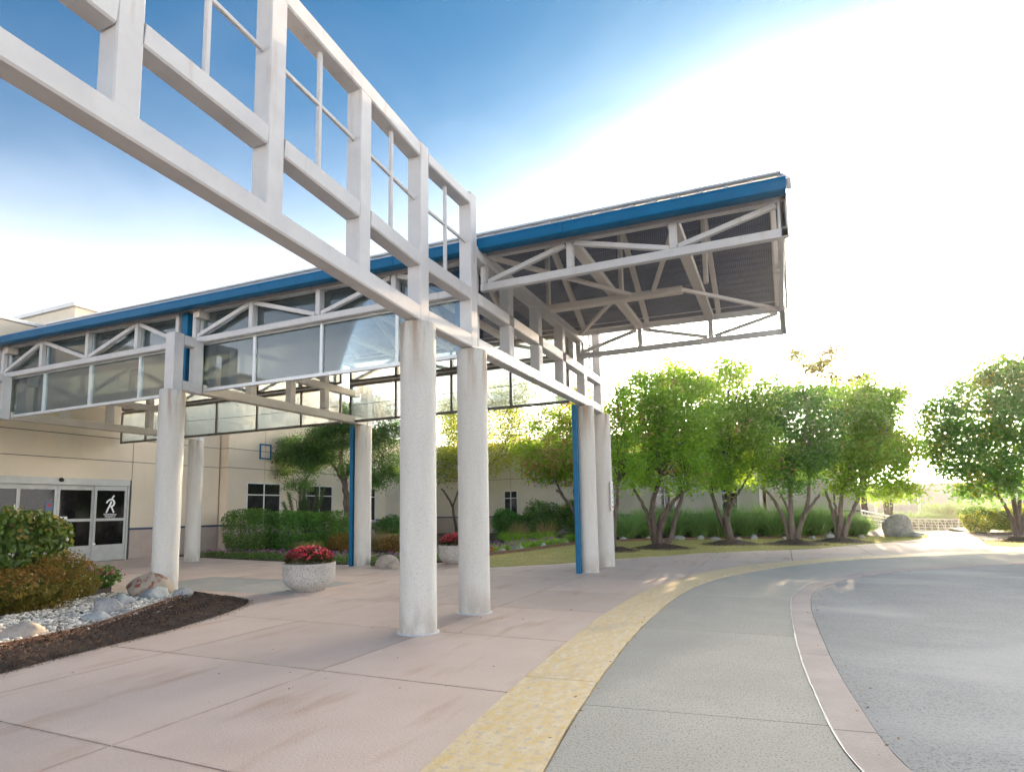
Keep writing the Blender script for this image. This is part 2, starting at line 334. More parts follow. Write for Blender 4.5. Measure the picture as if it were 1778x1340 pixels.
fieldm = mat('field_grass', (.09,.10,.04), (.16,.16,.07), .6, .95, .4, 20)
rockg = mat('grey_rock', (.24,.24,.24), (.40,.39,.38), 4, .85, .6, 25, c3=(.17,.17,.175), s3=18, f3=.55, objvar=.12)
rockb = mat('bluish_grey_rock', (.28,.295,.30), (.41,.42,.415), 4, .8, .5, 25, c3=(.2,.22,.23), s3=16, f3=.57, objvar=.1)
rockt = mat('tan_rock', (.36,.30,.25), (.46,.40,.34), 4, .85, .5, 25, c3=(.26,.22,.19), s3=20, f3=.56, objvar=.1)
rockr = mat('rust_streaked_boulder', (.36,.29,.22), (.45,.38,.30), 3, .85, .7, 18, c3=(.26,.085,.04), s3=7, f3=.52)
pebm = mat('white_pebbles', (.50,.45,.38), (.66,.62,.56), 3, .75, island=.5)
paperm = mat('white_paper', (.70,.70,.70)); paperblue = mat('blue_notice_paper', (.10,.14,.24)); redm = mat('red_print', (.45,.04,.03)); inkm = mat('grey_print', (.25,.2,.25))
decal = mat('white_decal', (.80,.80,.80))
soundm = mat('sound_wall_concrete', (.36,.365,.36), (.42,.42,.41), 3, .9, .4, 30, objvar=.05)
soundpost = mat('sound_wall_post', (.55,.58,.60))
pole = mat('dark_pole', (.05,.045,.04)); black = mat('black_plastic', (.012,.012,.012), rough=.4)
railm = mat('white_railing_paint', (.66,.62,.54), (.72,.68,.60), 5, .5)

def joint_grime(m, ox, px, oy, py, colour, width=.10, amt=.30):
    t = m.node_tree; L = t.links.new; b = t.nodes['Principled BSDF']; src = b.inputs['Base Color'].links[0].from_socket
    g = _n(t, 'ShaderNodeNewGeometry'); sp = _n(t, 'ShaderNodeSeparateXYZ'); L(g.outputs['Position'], sp.inputs[0]); ds = []
    for ax, o, p_ in ((0, ox, px), (1, oy, py)):
        a = _n(t, 'ShaderNodeMath'); a.operation = 'SUBTRACT'; L(sp.outputs[ax], a.inputs[0]); a.inputs[1].default_value = o
        pp = _n(t, 'ShaderNodeMath'); pp.operation = 'PINGPONG'; L(a.outputs[0], pp.inputs[0]); pp.inputs[1].default_value = p_/2; ds.append(pp)
    mn = _n(t, 'ShaderNodeMath'); mn.operation = 'MINIMUM'; L(ds[0].outputs[0], mn.inputs[0]); L(ds[1].outputs[0], mn.inputs[1])
    nz = _n(t, 'ShaderNodeTexNoise'); nz.inputs['Scale'].default_value = 3.5; nz.inputs['Detail'].default_value = 7; nz.inputs['Roughness'].default_value = .7; L(g.outputs['Position'], nz.inputs['Vector'])
    wd = _n(t, 'ShaderNodeMapRange'); wd.inputs[1].default_value = .42; wd.inputs[2].default_value = .72; wd.inputs[3].default_value = .012; wd.inputs[4].default_value = width; L(nz.outputs['Fac'], wd.inputs[0])
    dv = _n(t, 'ShaderNodeMath'); dv.operation = 'DIVIDE'; L(mn.outputs[0], dv.inputs[0]); L(wd.outputs[0], dv.inputs[1])
    mr = _n(t, 'ShaderNodeMapRange'); mr.inputs[1].default_value = 0; mr.inputs[2].default_value = 1; mr.inputs[3].default_value = amt; mr.inputs[4].default_value = 0; L(dv.outputs[0], mr.inputs[0])
    mx = _n(t, 'ShaderNodeMix'); mx.data_type = 'RGBA'; L(mr.outputs[0], mx.inputs[0]); L(src, mx.inputs[6]); mx.inputs[7].default_value = (*colour, 1); L(mx.outputs[2], b.inputs['Base Color'])
joint_grime(slabm, .1, 2.06, -5.15, 1.9, (.34,.19,.11))
stain(slabm, (.36,.25,.20), -.5, .1, .45, (1,1,1), .56, .45); stain(slabm, (.70,.58,.50), -.5, .1, .7, (1.2,.8,1), .6, .5)
stain(lanem, (.30,.285,.26), -.5, .1, .35, (1.6,.5,1), .52, .5); stain(asph, (.40,.40,.40), -.5, .1, .28, (.8,1.5,1), .5, .6); stain(asph, (.20,.21,.22), -.5, .1, .5, (.6,1.6,1), .6, .5)
stain(bandm, (.30,.24,.22), -.5, .1, 1.2, (1,1,1), .55, .5); stain(yellow, (.42,.33,.25), -.5, .1, 1.1, (1.5,.6,1), .56, .5)

# ---------------------------------------------------------------- ground
def ground_z(y):
    return np.interp(y, [28, 34, 46, 60, 76, 90, 300], [0, -.15, -.8, -1.25, -.15, .1, .1])
gx = np.concatenate([np.linspace(-900, -60, 12), np.linspace(-50, 60, 45), np.linspace(70, 900, 12)])
gy = np.concatenate([np.linspace(-600, -20, 10), np.linspace(-14, 100, 80), np.linspace(120, 1500, 14)])
XX, YY = np.meshgrid(gx, gy); ZZ = ground_z(YY) - .06
V = np.stack([XX, YY, ZZ], -1).reshape(-1, 3); nx = len(gx)
Fc = np.array([(j*nx+i, j*nx+i+1, (j+1)*nx+i+1, (j+1)*nx+i) for j in range(len(gy)-1) for i in range(nx-1)])
tag(npmesh('ground', V, Fc, fieldm, smooth=True), kind='structure')

# ---------------------------------------------------------------- pavement, lane, band, asphalt
YI = spline([(4.6,-15),(3.2,-11.5),(2.42,-7),(2.03,-3.65),(1.85,-1.46),(1.76,.6),(1.86,3.2),(2.33,5.72),(3.2,7.95),(4.52,9.75),(6.45,11.7),(9.82,14.3),(15,17.2),(22,20)], 8)
YO = spline([(5.4,-15),(3.95,-11.5),(3.1,-6.6),(2.68,-3.7),(2.48,-1.3),(2.42,.6),(2.46,2.8),(2.75,4.75),(3.4,6.6),(4.55,8.72),(6.2,10.65),(9.6,13.2),(14.8,16.2),(22,19.1)], 8)
BL = spline([(9.0,-15),(6.6,-9.5),(4.95,-5.2),(4.38,-3.87),(4.21,-2.4),(4.13,-1.0),(4.10,.5),(4.10,2.2),(4.24,3.8),(4.70,5.3),(5.92,7.45),(9.23,10.4),(14.5,13.2),(22,15.8)], 8)
BR = spline([(9.6,-15),(7.1,-9.5),(5.3,-5.2),(4.66,-3.87),(4.49,-2.6),(4.41,-1.2),(4.37,.4),(4.36,1.9),(4.48,3.65),(4.92,5.05),(6.12,7.15),(9.4,10.1),(14.7,12.9),(22,15.5)], 8)
EDGE = [(14.5,17.2),(12.2,16.6),(10.6,16.2),(10.12,16.5),(10.25,17.6),(10.9,21),(11.5,25),(11.9,27.8),(9.9,27.8),(9.95,25.6),(9.75,23.6),(9.22,21.1),(7.6,18.3),(6.2,16.35),(4.93,14.2),(3.4,13.1),(1.9,11.95),(.75,10.3),(-.29,9.0),(-1.4,7.3),(-2.66,6.05),(-3.4,6.6),(-4.3,7.4),(-5.0,6.6),(-5.3,5.45),(-6.85,5.72),(-10,6.2),(-13.9,6.75),(-16.0,7.1),(-16.0,-15)]
pav_poly = [p for p in YI if p[1] < 17.0] + EDGE
pav = root('pavement', (0,0,0), kind='structure')
MB().prism(pav_poly, -.1, -.018).build('joint_bed', jointm, pav)
def clip(poly, x0, x1, y0, y1):
    for ax, v, sg in ((0, x0, 1), (0, x1, -1), (1, y0, 1), (1, y1, -1)):
        out = []
        for i in range(len(poly)):
            a, b = poly[i-1], poly[i]; da, db = sg*(a[ax]-v), sg*(b[ax]-v)
            if (da < 0) != (db < 0):
                t = da/(da-db); out.append((a[0]+t*(b[0]-a[0]), a[1]+t*(b[1]-a[1])))
            if db >= 0: out.append(b)
        poly = out
        if not poly: return []
    r = []
    for p in poly:
        if not r or math.hypot(p[0]-r[-1][0], p[1]-r[-1][1]) > .004: r.append(p)
    return r if len(r) > 2 else []
def area(p): return .5*sum(p[i-1][0]*p[i][1]-p[i][0]*p[i-1][1] for i in range(len(p)))
xs = [.1+2.06*k for k in range(-8, 8)]; ys = [-5.15+1.9*k for k in range(-6, 18)]; gp = .007
for i in range(len(xs)-1):
    for j in range(len(ys)-1):
        q = clip(pav_poly, xs[i]+gp, xs[i+1]-gp, ys[j]+gp, ys[j+1]-gp)
        if len(q) < 3 or abs(area(q)) < .03: continue
        cx_, cy_ = (xs[i]+xs[i+1])/2, (ys[j]+ys[j+1])/2
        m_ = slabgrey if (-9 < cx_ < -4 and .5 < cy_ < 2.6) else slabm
        MB().prism(q, -.09, random.uniform(-.0025, .0005)).build('slab', m_, pav)
def resample(pts, n):
    a = np.array(pts); s = np.concatenate([[0], np.cumsum(np.linalg.norm(np.diff(a, axis=0), axis=1))]); t = np.linspace(0, s[-1], n)
    return np.stack([np.interp(t, s, a[:, 0]), np.interp(t, s, a[:, 1])], 1)
def strip(parent, name, A, B, step, m, z, jitter=0, gap=.006, rag=0):
    """pieces laid end to end between two curves"""
    A, B = resample(A, 240), resample(B, 2400); k_ = np.maximum.accumulate(np.argmin(np.hypot(A[:, None, 0]-B[None, :, 0], A[:, None, 1]-B[None, :, 1]), axis=1)); B = B[k_]; L = np.linalg.norm(np.diff((A+B)/2, axis=0), axis=1).sum(); n = max(1, int(L/step)); per = 240//n
    for k in range(n):
        i0, i1 = k*per, min((k+1)*per, 239) if k < n-1 else 239
        a, b = A[i0:i1+1].copy(), B[i0:i1+1].copy(); d = (a[-1]-a[0]); d = d/np.linalg.norm(d)*gap
        a[0] += d; b[0] += d; a[-1] -= d; b[-1] -= d
        if rag: b += RNG.normal(size=b.shape)*rag
        MB().prism([tuple(p) for p in a[::-1]]+[tuple(p) for p in b], -.09, z+random.uniform(-.001, .001)).build(name, m, parent)
def inset(A, B, g):
    A, B = resample(A, 240), resample(B, 2400); B = B[np.maximum.accumulate(np.argmin(np.hypot(A[:, None, 0]-B[None, :, 0], A[:, None, 1]-B[None, :, 1]), axis=1))]; d = B-A; d /= np.linalg.norm(d, axis=1, keepdims=True); return A+d*g, B-d*g
drive = root('driveway', (0,0,0), kind='structure')
MB().prism([tuple(p) for p in YI][::-1]+[tuple(p) for p in BR], -.11, -.02).build('joint_bed', jointm, drive)
a, b = inset(YI, YO, .006); strip(drive, 'painted_kerb_stone', a, b, 2.45, yellow, .004, rag=.004)
a, b = inset(YO, BL, .007); strip(drive, 'lane_slab', a, b, 2.7, lanem, -.001)
a, b = inset(BL, BR, .008); strip(drive, 'border_slab', a, b, 2.0, bandm, .002)
a = resample(BL, 240)
MB().add([(x-.006+random.uniform(-.004,.004), y, .0045) for x, y in a[30:120]]+[(x+.007+random.uniform(-.004,.004), y, .0045) for x, y in a[30:120]], [(i, 90+i, 91+i, i+1) for i in range(89)]).build('joint_sealant', mat('pale_sealant', (.42,.40,.38)), drive)
MB().prism([tuple(p) for p in resample(BR, 120)][::-1]+[(60,-40),(60,20),(30,18.6)][:0]+[(9.6,-40),(70,-40),(70,28)], -.1, -.006).build('asphalt', asph, drive)

# ---------------------------------------------------------------- lawn and beds
LAWN = [(-.29,9.02),(.75,10.32),(1.9,11.97),(3.4,13.12),(4.93,14.22),(6.2,16.37),(7.6,18.32),(9.2,21.12),(9.73,23.6),(9.4,24.2),(8.6,22.6),(6.6,21.8),(4.4,20.6),(1.5,19.6),(-1.0,18.4),(-2.4,17.2),(-3.45,15.6),(-3.75,13.5),(-4.0,11.2),(-4.35,9.6),(-4.5,8.2),(-4.28,7.45),(-3.4,6.65),(-2.66,6.1),(-1.4,7.35)]
MB().prism(LAWN, -.1, .012).build('lawn', lawnm).__setitem__('kind', 'structure')
ISL = [(10.15,16.55),(10.6,16.25),(12.2,16.65),(14.5,17.25),(20,20),(20,23),(14,20),(11.6,19.3),(10.6,18.9),(10.28,17.6)]
MB().prism(ISL, -.1, .014).build('lawn_island', lawnm).__setitem__('kind', 'structure')
def lawn_blades(name, poly, n, h):
    p = scatter(poly, n); base = np.c_[p, np.full(n, .01)]; tip = base + np.c_[RNG.normal(size=(n, 2))*h*.45, RNG.uniform(.5, 1.2, n)*h]
    v, f = blades(base, tip, .006, 2); tag(npmesh(name, v, f, grassm), kind='stuff')
lawn_blades('grass', LAWN, 42000, .05); lawn_blades('grass', ISL, 9000, .06)
BED = [(-15.5,8.6),(-16,7.12),(-13.9,6.78),(-10,6.23),(-6.85,5.75),(-5.32,5.5),(-5.02,6.65),(-4.52,7.5),(-4.55,8.2),(-4.42,9.6),(-4.07,11.2),(-3.82,13.5),(-3.5,15.65),(-2.45,17.25),(-1.0,18.46),(1.5,19.68),(4.4,20.68),(6.6,21.88),(8.5,22.7),(9.3,24.4),(9.6,27.8),(9,34),(-15.5,34)]
MB().prism(BED, -.12, .016).build('planting_bed', dirt).__setitem__('kind', 'structure')
RBED = [(10.64,18.95),(11.6,19.35),(14,20.05),(20,23.1),(24,34),(12.2,32),(11.95,27.8),(11.55,25),(10.95,21)]
MB().prism(RBED, -.12, .02).build('planting_bed', mulch).__setitem__('kind', 'structure')
# left gravel bed and mulch strip by the walk
MUL_F = spline([(-2.2,-6.2),(-2.5,-5.0),(-2.65,-4.42),(-2.81,-3.83),(-2.91,-3.23),(-3.08,-2.33),(-3.45,-1.25),(-3.86,-.49),(-4.25,-.12),(-4.63,-.04),(-5.2,.02),(-5.72,.06)], 6)
MUL_B = spline([(-3.6,-6.2),(-3.8,-4.6),(-3.81,-3.85),(-3.86,-3.4),(-3.99,-2.84),(-4.25,-2.35),(-4.5,-1.94),(-4.9,-1.3),(-5.33,-.63),(-5.55,-.2),(-5.72,.02)], 6)
A_, B_ = resample(MUL_F, 80), resample(MUL_B, 80); V = []; K = 9
for i in range(80):
    for k in range(K):
        t = k/(K-1); q = A_[i]*(1-t)+B_[i]*t; hump = math.sin(math.pi*min(1, t*1.15))*.07 if t < .88 else .03
        V.append((q[0], q[1], .003+hump+(RNG.normal()*.008 if 0 < k < K-1 else 0)))
Fc = np.array([(i*K+k, (i+1)*K+k, (i+1)*K+k+1, i*K+k+1) for i in range(79) for k in range(K-1)])
tag(npmesh('mulch_bed', V, Fc, mulch, smooth=True), kind='structure')
mul_poly = [tuple(p) for p in A_]+[tuple(p) for p in B_[::-1]]
def chips(name, poly, n, z, size, m):
    p = scatter(poly, n); C = np.c_[p, z+RNG.uniform(0, .02, n)]
    v, f = leafquads(C, size, 1.2, .35); tag(npmesh(name, v, f, m), kind='stuff')
def mulz(p):
    d = np.min(np.hypot(p[:, None, 0]-A_[None, :, 0], p[:, None, 1]-A_[None, :, 1]), axis=1); return np.minimum(.07, d*.3)
p = scatter(mul_poly, 6500); C = np.c_[p, mulz(p)+.006+RNG.uniform(0, .012, 6500)]
v, f = leafquads(C, .045, 1.0, .32); tag(npmesh('mulch_chips', v, f, chipm), kind='stuff')
pe = A_[RNG.integers(0, 80, 1400)] + np.abs(RNG.normal(size=(1400, 1)))*.07*np.array([[1, -.55]]) + RNG.normal(size=(1400, 2))*.03
v, f = leafquads(np.c_[pe, np.full(1400, .008)], .03, 2.5, .4); tag(npmesh('mulch_litter', v, f, mat('pale_chips', (.10,.045,.025), (.32,.2,.1), 2, .9, island=.5)), kind='stuff')
ed = MB(); eb = resample(MUL_B, 60)
ed.add([(x, y, 0) for x, y in eb]+[(x, y, .085) for x, y in eb]+[(x-.018, y-.012, .085) for x, y in eb]+[(x-.018, y-.012, 0) for x, y in eb],
       [(r_*60+i, r_*60+i+1, ((r_+1) % 4)*60+i+1, ((r_+1) % 4)*60+i) for r_ in range(4) for i in range(59)])
tag(ed.build('bed_edging', edgem), 'low brown edging strip between the white pebbles and dark mulch', 'edging')
GRAV = [tuple(p) for p in B_[3:]]+[(-6.3,.25),(-7.6,-.25),(-8.6,.4),(-10.2,.6),(-12,.6),(-13,-6),(-3.75,-6)]
MB().prism(GRAV[::-1], -.1, .02).build('gravel_bed', dirt).__setitem__('kind', 'structure')
PEBA = [tuple(p) for p in B_[3:]]+[(-6.3,.2),(-7.4,-.4),(-7.2,-1.2),(-6.4,-2.0),(-6.2,-3),(-5.6,-4),(-5.0,-5.8),(-3.7,-5.8)]
ico = bmesh.new(); bmesh.ops.create_icosphere(ico, subdivisions=1, radius=1); IV = np.array([v.co[:] for v in ico.verts]); IF = np.array([[v.index for v in f.verts] for f in ico.faces]); ico.free()
n = 5200; p = scatter(PEBA, n); r_ = RNG.uniform(.014, .036, n); sc = np.stack([r_*RNG.uniform(.8,1.5,n), r_*RNG.uniform(.7,1.1,n), r_*RNG.uniform(.45,.8,n)], 1)
th = RNG.uniform(0, 6.28, n); ca, sa = np.cos(th), np.sin(th); q = IV[None]*sc[:, None]*RNG.uniform(.85,1.12,(n,len(IV),1))
V = np.stack([q[..., 0]*ca[:, None]-q[..., 1]*sa[:, None]+p[:, 0:1], q[..., 0]*sa[:, None]+q[..., 1]*ca[:, None]+p[:, 1:2], q[..., 2]+(.025+RNG.uniform(0,.02,n))[:, None]], -1)
tag(npmesh('gravel', V.reshape(-1, 3), (IF[None]+(np.arange(n)*len(IV))[:, None, None]).reshape(-1, 3), pebm, smooth=True), kind='stuff')

# ---------------------------------------------------------------- the hospital building
bld = root('hospital_building', (-16,7,0), 'long cream hospital building with blue trim lines behind the entrance canopy', 'building')
def panels(xw, y0, y1, ztop, wins, m=wallm, seams=(), first=0.0, zlines=(3.25,4.0), face='x', sgn=1):
    """wall in plane x=xw (face 'x', seen from +x) or y=xw (face 'y', seen from -y), panels between recessed joints; wins = (a0,a1,z0,z1)"""
    t = .12
    def pb(name, a0, a1, z0, z1, mm, off=0.0):
        if a1-a0 < .02 or z1-z0 < .02: return
        if face == 'x': MB().box(xw-t, xw+off, a0, a1, z0, z1).build(name, mm, bld)
        else: MB().box(a0, a1, xw-off, xw+t, z0, z1).build(name, mm, bld)
    g = .011
    ed = sorted([y0, y1]+[s for s in seams if y0 < s < y1])
    back = MB(); door = [w_ for w_ in wins if w_[2] <= 0]
    if door: back.box(xw-.3, xw-.021, y0+.001, door[0][0]-.01, first, ztop-.02).box(xw-.3, xw-.021, door[0][1]+.01, y1-.001, first, ztop-.02).box(xw-.3, xw-.021, door[0][0]-.01, door[0][1]+.01, door[0][3]+.01, ztop-.02)
    elif face == 'x': back.box(xw-.3, xw-t+.1-.001, y0+.001, y1-.001, first, ztop-.02)
    else: back.box(y0+.001, y1-.001, xw+t-.1+.001, xw+.3, first, ztop-.02)
    # backing only where there is no window: kept behind the panes
    back.build('backing_wall', reveal, bld)
    zr = [first, .98, 1.03]+list(zlines)+[ztop]
    for i in range(len(ed)-1):
        a0, a1 = ed[i]+g, ed[i+1]-g
        if door and a0 > door[0][0]-.05 and a1 < door[0][1]+.1: 
            pb('wall_panel', a0, a1, door[0][3]+.005, zlines[0]-g, m)
            for z0, z1 in zip(zlines, list(zlines[1:])+[ztop]): pb('wall_panel', a0, a1, z0+g, z1-g, m)
            continue
        pb('base_panel', a0, a1, first, .965, plinth, .004); pb('blue_trim', a0, a1, .97, 1.03, navy, .012)
        rows = [1.035]+list(zlines)+[ztop]
        for k in range(len(rows)-1):
            z0, z1 = rows[k]+(g if k else 0), rows[k+1]-(g if k < len(rows)-2 else 0)
            ws = [w_ for w_ in wins if w_[0] < a1 and w_[1] > a0 and w_[2] < z1 and w_[3] > z0]
            if not ws: pb('wall_panel', a0, a1, z0, z1, m); continue
            c = a0
            for (w0, w1, q0, q1) in sorted(ws):
                w0, w1 = max(w0, a0), min(w1, a1)
                pb('wall_panel', c, w0, z0, z1, m); pb('wall_panel', w0, w1, q1, z1, m); pb('wall_panel', w0, w1, z0, max(q0, z0), m); c = w1
            pb('wall_panel', c, a1, z0, z1, m)
def window(xw, a0, a1, z0, z1, zt=None, mid=True, face='x', low=None):
    def bx(mb, u0, u1, v0, v1, d0, d1):
        return mb.box(xw-d1, xw-d0, u0, u1, v0, v1) if face == 'x' else mb.box(u0, u1, xw+d0, xw+d1, v0, v1)
    wn = sub('window', bld); f = .05
    fr = MB(); bx(fr, a0, a1, z0, z0+f, -.015, .07); bx(fr, a0, a1, z1-f, z1, -.015, .07); bx(fr, a0, a0+f, z0+f, z1-f, -.015, .07); bx(fr, a1-f, a1, z0+f, z1-f, -.015, .07)
    fr.build('frame', alu, wn)
    mids = [(a0+a1)/2] if mid else []; us = [a0+f]+mids+[a1-f]; vs = [z0+f]+([low] if low else [])+([zt] if zt else [])+[z1-f]
    for mm in mids: bx(MB(), mm-.022, mm+.022, z0+f, z1-f, -.008, .06).build('mullion', alu, wn)
    for zz in vs[1:-1]: bx(MB(), a0+f, a1-f, zz-.022, zz+.022, -.006, .058).build('transom', alu, wn)
    for i in range(len(us)-1):
        for j in range(len(vs)-1): bx(MB(), us[i]+.001, us[i+1]-.001, vs[j]+.001, vs[j+1]-.001, .02, .03).build('pane', winglass, wn)
    bx(MB(), a0-.04, a1+.04, z0-.05, z0-.002, -.05, .06).build('sill', capm, wn)
XD, XW = -16.0, -15.55
DY0, DY1 = 1.25, 5.56                                 # entrance opening
panels(XD, -14, 9.13, 7.1, [(DY0, DY1, 0, 2.63)], seams=(-9, -4, DY0-.01, DY1+.09), zlines=(3.25, 4.0))
WX = [(10.06,11.87,.95,2.70),(13.38,15.15,.95,2.68),(16.72,18.50,.95,2.66)]
panels(XW, 9.15, 19.4, 5.75, WX, seams=(10.97, 14.26, 17.6), zlines=(3.25, 4.0))
panels(9.142, XD+.005, XW-.004, 5.75, [], face='y', zlines=(3.25, 4.0))
for q in WX: window(XW, *q, zt=2.2)
panels(XW-.75, 19.41, 25.5, 5.5, [(22.2,23.9,.62,2.62)], seams=(23.05,), zlines=(3.25,), m=wallpale)
window(XW-.75, 22.2, 23.9, .62, 2.62, zt=2.15, low=1.0)
YW = 25.6
WY = [(-11.35,-10.45,.95,2.55),(-2.35,-1.15,.95,2.6),(1.15,2.0,.95,2.45)]
panels(YW, XW-.74, 3.0, 5.4, WY, face='y', seams=(-10.9,-6.5,-1.75), zlines=(3.25,), m=wallpale)
for q in WY: window(YW, *q, zt=2.1, face='y')
panels(33.0, 3.2, 8.2, 5.1, [], face='y', seams=(5.5,), zlines=(3.25,), m=wallpale)
MB().box(3.2, 8.2, 33.3, 45, 0, 5.08).build('rear_block', wallpale, bld)  # hidden top raised so the block shades the paving from the low sun
# roof caps, bodies behind the facades
MB().box(-40, XD-.31, -14, 9.0, 0, 7.05).build('entrance_block', wallm, bld)
MB().box(-40, XW-.31, 9.3, 19.3, 0, 5.7).build('wing_block', wallm, bld)
MB().box(-40, XW-1.1, 19.35, 46, 0, 5.3).build('wing_block', wallpale, bld)
MB().box(XW-1.05, 2.99, 26.0, 46, 0, 5.3).build('wing_block', wallpale, bld)
MB().box(-41, XD+.05, -14.1, 9.2, 7.1, 7.2).build('parapet_cap', capm, bld)
MB().box(-41, XW+.06, 9.22, 19.45, 5.76, 5.86).build('parapet_cap', capm, bld)
MB().box(-41, XW-.69, 19.5, 46.1, 5.52, 5.6).build('parapet_cap', capm, bld)
MB().box(XW-.68, 3.06, YW-.06, 46.1, 5.42, 5.5).build('parapet_cap', capm, bld)
MB().box(3.1, 8.26, 32.94, 45.1, 5.12, 5.2).build('parapet_cap', capm, bld)
MB().box(-30, -17, 4.1, 14, 7.21, 8.38).build('penthouse_wall', wallm, bld)
MB().box(-30.1, -16.9, 4.0, 14.1, 8.385, 8.52).build('penthouse_cap', capm, bld)
for y_ in (10.97, 14.26):
    f_ = MB(); a0, a1, z0, z1 = y_-.31, y_+.31, 3.68, 4.32
    for bx_ in ((a0,a1,z0,z0+.06),(a0,a1,z1-.06,z1),(a0,a0+.06,z0+.06,z1-.06),(a1-.06,a1,z0+.06,z1-.06)): f_.box(XW+.002, XW+.03, *bx_)
    f_.build('blue_wall_square', blue, bld)
# entrance doors
dr = root('sliding_door', (XD, 3.4, 0), 'automatic glass entrance door with white frame and hospital emblem', 'door')
MB().box(XD-.1, XD+.06, DY0, DY1, 2.42, 2.63).build('header', dooralu, dr)
MB().tube([(XD+.06,3.42,2.57),(XD+.13,3.42,2.55)], [.07,.05], 12).build('motion_sensor', black, dr)
MB().box(XD-.08, XD+.05, DY1-.055, DY1, 0, 2.415).build('jamb', dooralu, dr); MB().box(XD-.08, XD+.05, DY0, DY0+.055, 0, 2.415).build('jamb', dooralu, dr)
for k, (y0, y1, dx) in enumerate(((4.46,5.50,.02),(3.40,4.47,-.035),(2.34,3.39,-.035),(1.31,2.36,.02))):
    lf = sub('door_leaf', dr); x0, x1 = XD-.06+dx, XD+dx
    fr = MB(); fr.box(x0,x1,y0,y0+.07,.02,2.41).box(x0,x1,y1-.07,y1,.02,2.41).box(x0,x1,y0+.07,y1-.07,.02,.53).box(x0,x1,y0+.07,y1-.07,1.29,1.375).box(x0,x1,y0+.07,y1-.07,2.27,2.41)
    fr.build('frame', dooralu, lf)
    MB().box(x0+.025,x1-.02,y0+.07,y1-.07,.53,1.29).build('pane', blackglass, lf); MB().box(x0+.025,x1-.02,y0+.07,y1-.07,1.375,2.27).build('pane', blackglass, lf)
    if k == 0:
        E0 = Vector((x1-.013, 4.98, 1.5))
        def stroke(pts, wd):
            pts = spline(pts, 6); L_, R_ = [], []
            for i, q in enumerate(pts):
                d = np.array(pts[min(i+1,len(pts)-1)])-np.array(pts[max(i-1,0)]); d = d/np.linalg.norm(d); f_ = wd if not hasattr(wd,'__len__') else wd[0]+(wd[1]-wd[0])*i/(len(pts)-1)
                L_.append((q[0]-d[1]*f_/2, q[1]+d[0]*f_/2)); R_.append((q[0]+d[1]*f_/2, q[1]-d[0]*f_/2))
            return L_, R_
        em = MB()
        def emb(pts, wd, dz=0):
            L_, R_ = stroke(pts, wd); n_ = len(L_)
            em.add([(E0.x+dz, E0.y+a_, E0.z+b_) for a_, b_ in L_+R_], [(i, n_+i, n_+i+1, i+1) for i in range(n_-1)])
        emb([(-.135,.36),(-.09,.43),(-.01,.48),(.075,.46),(.115,.38),(.095,.30),(.045,.265)], (.05,.065))
        emb([(.025,.42),(-.03,.28),(-.09,.15),(-.13,.045)], (.06,.05), .001)
        emb([(-.02,.255),(.03,.24),(.07,.15),(.115,.05)], (.05,.055), .002)
        emb([(.04,.515),(.06,.55),(.085,.585),(.105,.61)], (.05,.045), .001)
        em.build('emblem', decal, lf)
        for i, tx in enumerate(('Rehabilitation', 'Hospital of', 'Indiana')):
            cu = bpy.data.curves.new('lettering', 'FONT'); cu.body = tx; cu.size = .075; cu.align_x = 'CENTER'; cu.extrude = .001; cu.offset = .0012
            to = bpy.data.objects.new('lettering', cu); COL.objects.link(to)
            to.rotation_euler = (R(90), 0, R(90)); to.parent = lf; to.location = Vector((x1-.012, 4.98, 1.475-.066*i)) - origin_of(lf); cu.materials.append(decal)
        MB().box(x1, x1+.003, 4.475, 4.56, .545, .60).build('sticker', paperm, lf)
    if k == 2:
        MB().box(x1-.014, x1-.011, 3.09, 3.30, 1.60, 1.90).build('notice', paperblue, lf)
        MB().lathe([(.05,0),(.05,.002)], (0,0,0), 16).add([], []).build('stop_mark', redm, lf, origin=(0,0,0)); so = lf.children[-1]; so.rotation_euler = (0, R(90), 0); so.location = Vector((x1-.0105, 3.195, 1.80))-origin_of(lf)
        MB().box(x1-.014, x1-.011, 3.02, 3.20, 1.376, 1.45).build('sticker', paperm, lf)
    if k == 1: MB().box(x1-.014, x1-.011, 3.48, 3.72, 1.376, 1.45).build('sticker', paperm, lf)
MB().box(XD-3, XD-.3, DY0-.3, DY1+.3, -.02, 0.0).build('lobby_floor', slabgrey, bld)

# ---------------------------------------------------------------- columns
HC, RC = 3.776, .2224
cols = [((0,0),'thick concrete column second from the driveway end, under the lattice frame',0),((0,-1.45),'nearest and largest concrete column, carrying the outer end of the lattice frame',0),
        ((0,5.57),'concrete column beside the blue post near the lawn',0),((0,7.0),'concrete column with a small white sign on its side',0),
        ((-6.3,-.13),'concrete column standing behind boulders at the pebble bed',0),((-6.3,5.57),'concrete column with a blue post at the flower bed, behind the planter',0),
        ((-12.84,5.57),'farthest concrete column, beside the wall and hedge left of the flowers',0),((-12.84,-.13),'concrete column hidden behind the big leafy shrub near the doors',0)]
for (x, y), lb, _ in cols:
    t = root('concrete_column', (x, y, 0), lb, 'column', 'concrete columns under the canopy')
    prof = [(RC-.004, -.02), (RC, .0)] + [(RC+.0015*math.sin(k*1.7), HC*k/14) for k in range(1, 14)] + [(RC, HC-.012), (RC-.012, HC)]
    MB().lathe(prof, (x, y, 0), 40).build('shaft', conc, t, smooth=True)
    MB().lathe([(RC+.035, 0), (RC+.03, .004), (RC-.01, .012)], (x, y, .001), 40).build('grout_ring', mat('pale_grout', (.6,.59,.58)), t, smooth=True)
    MB().box(x-.13, x+.13, y-.13, y+.13, HC, HC+.012).build('cap_plate', white, t)

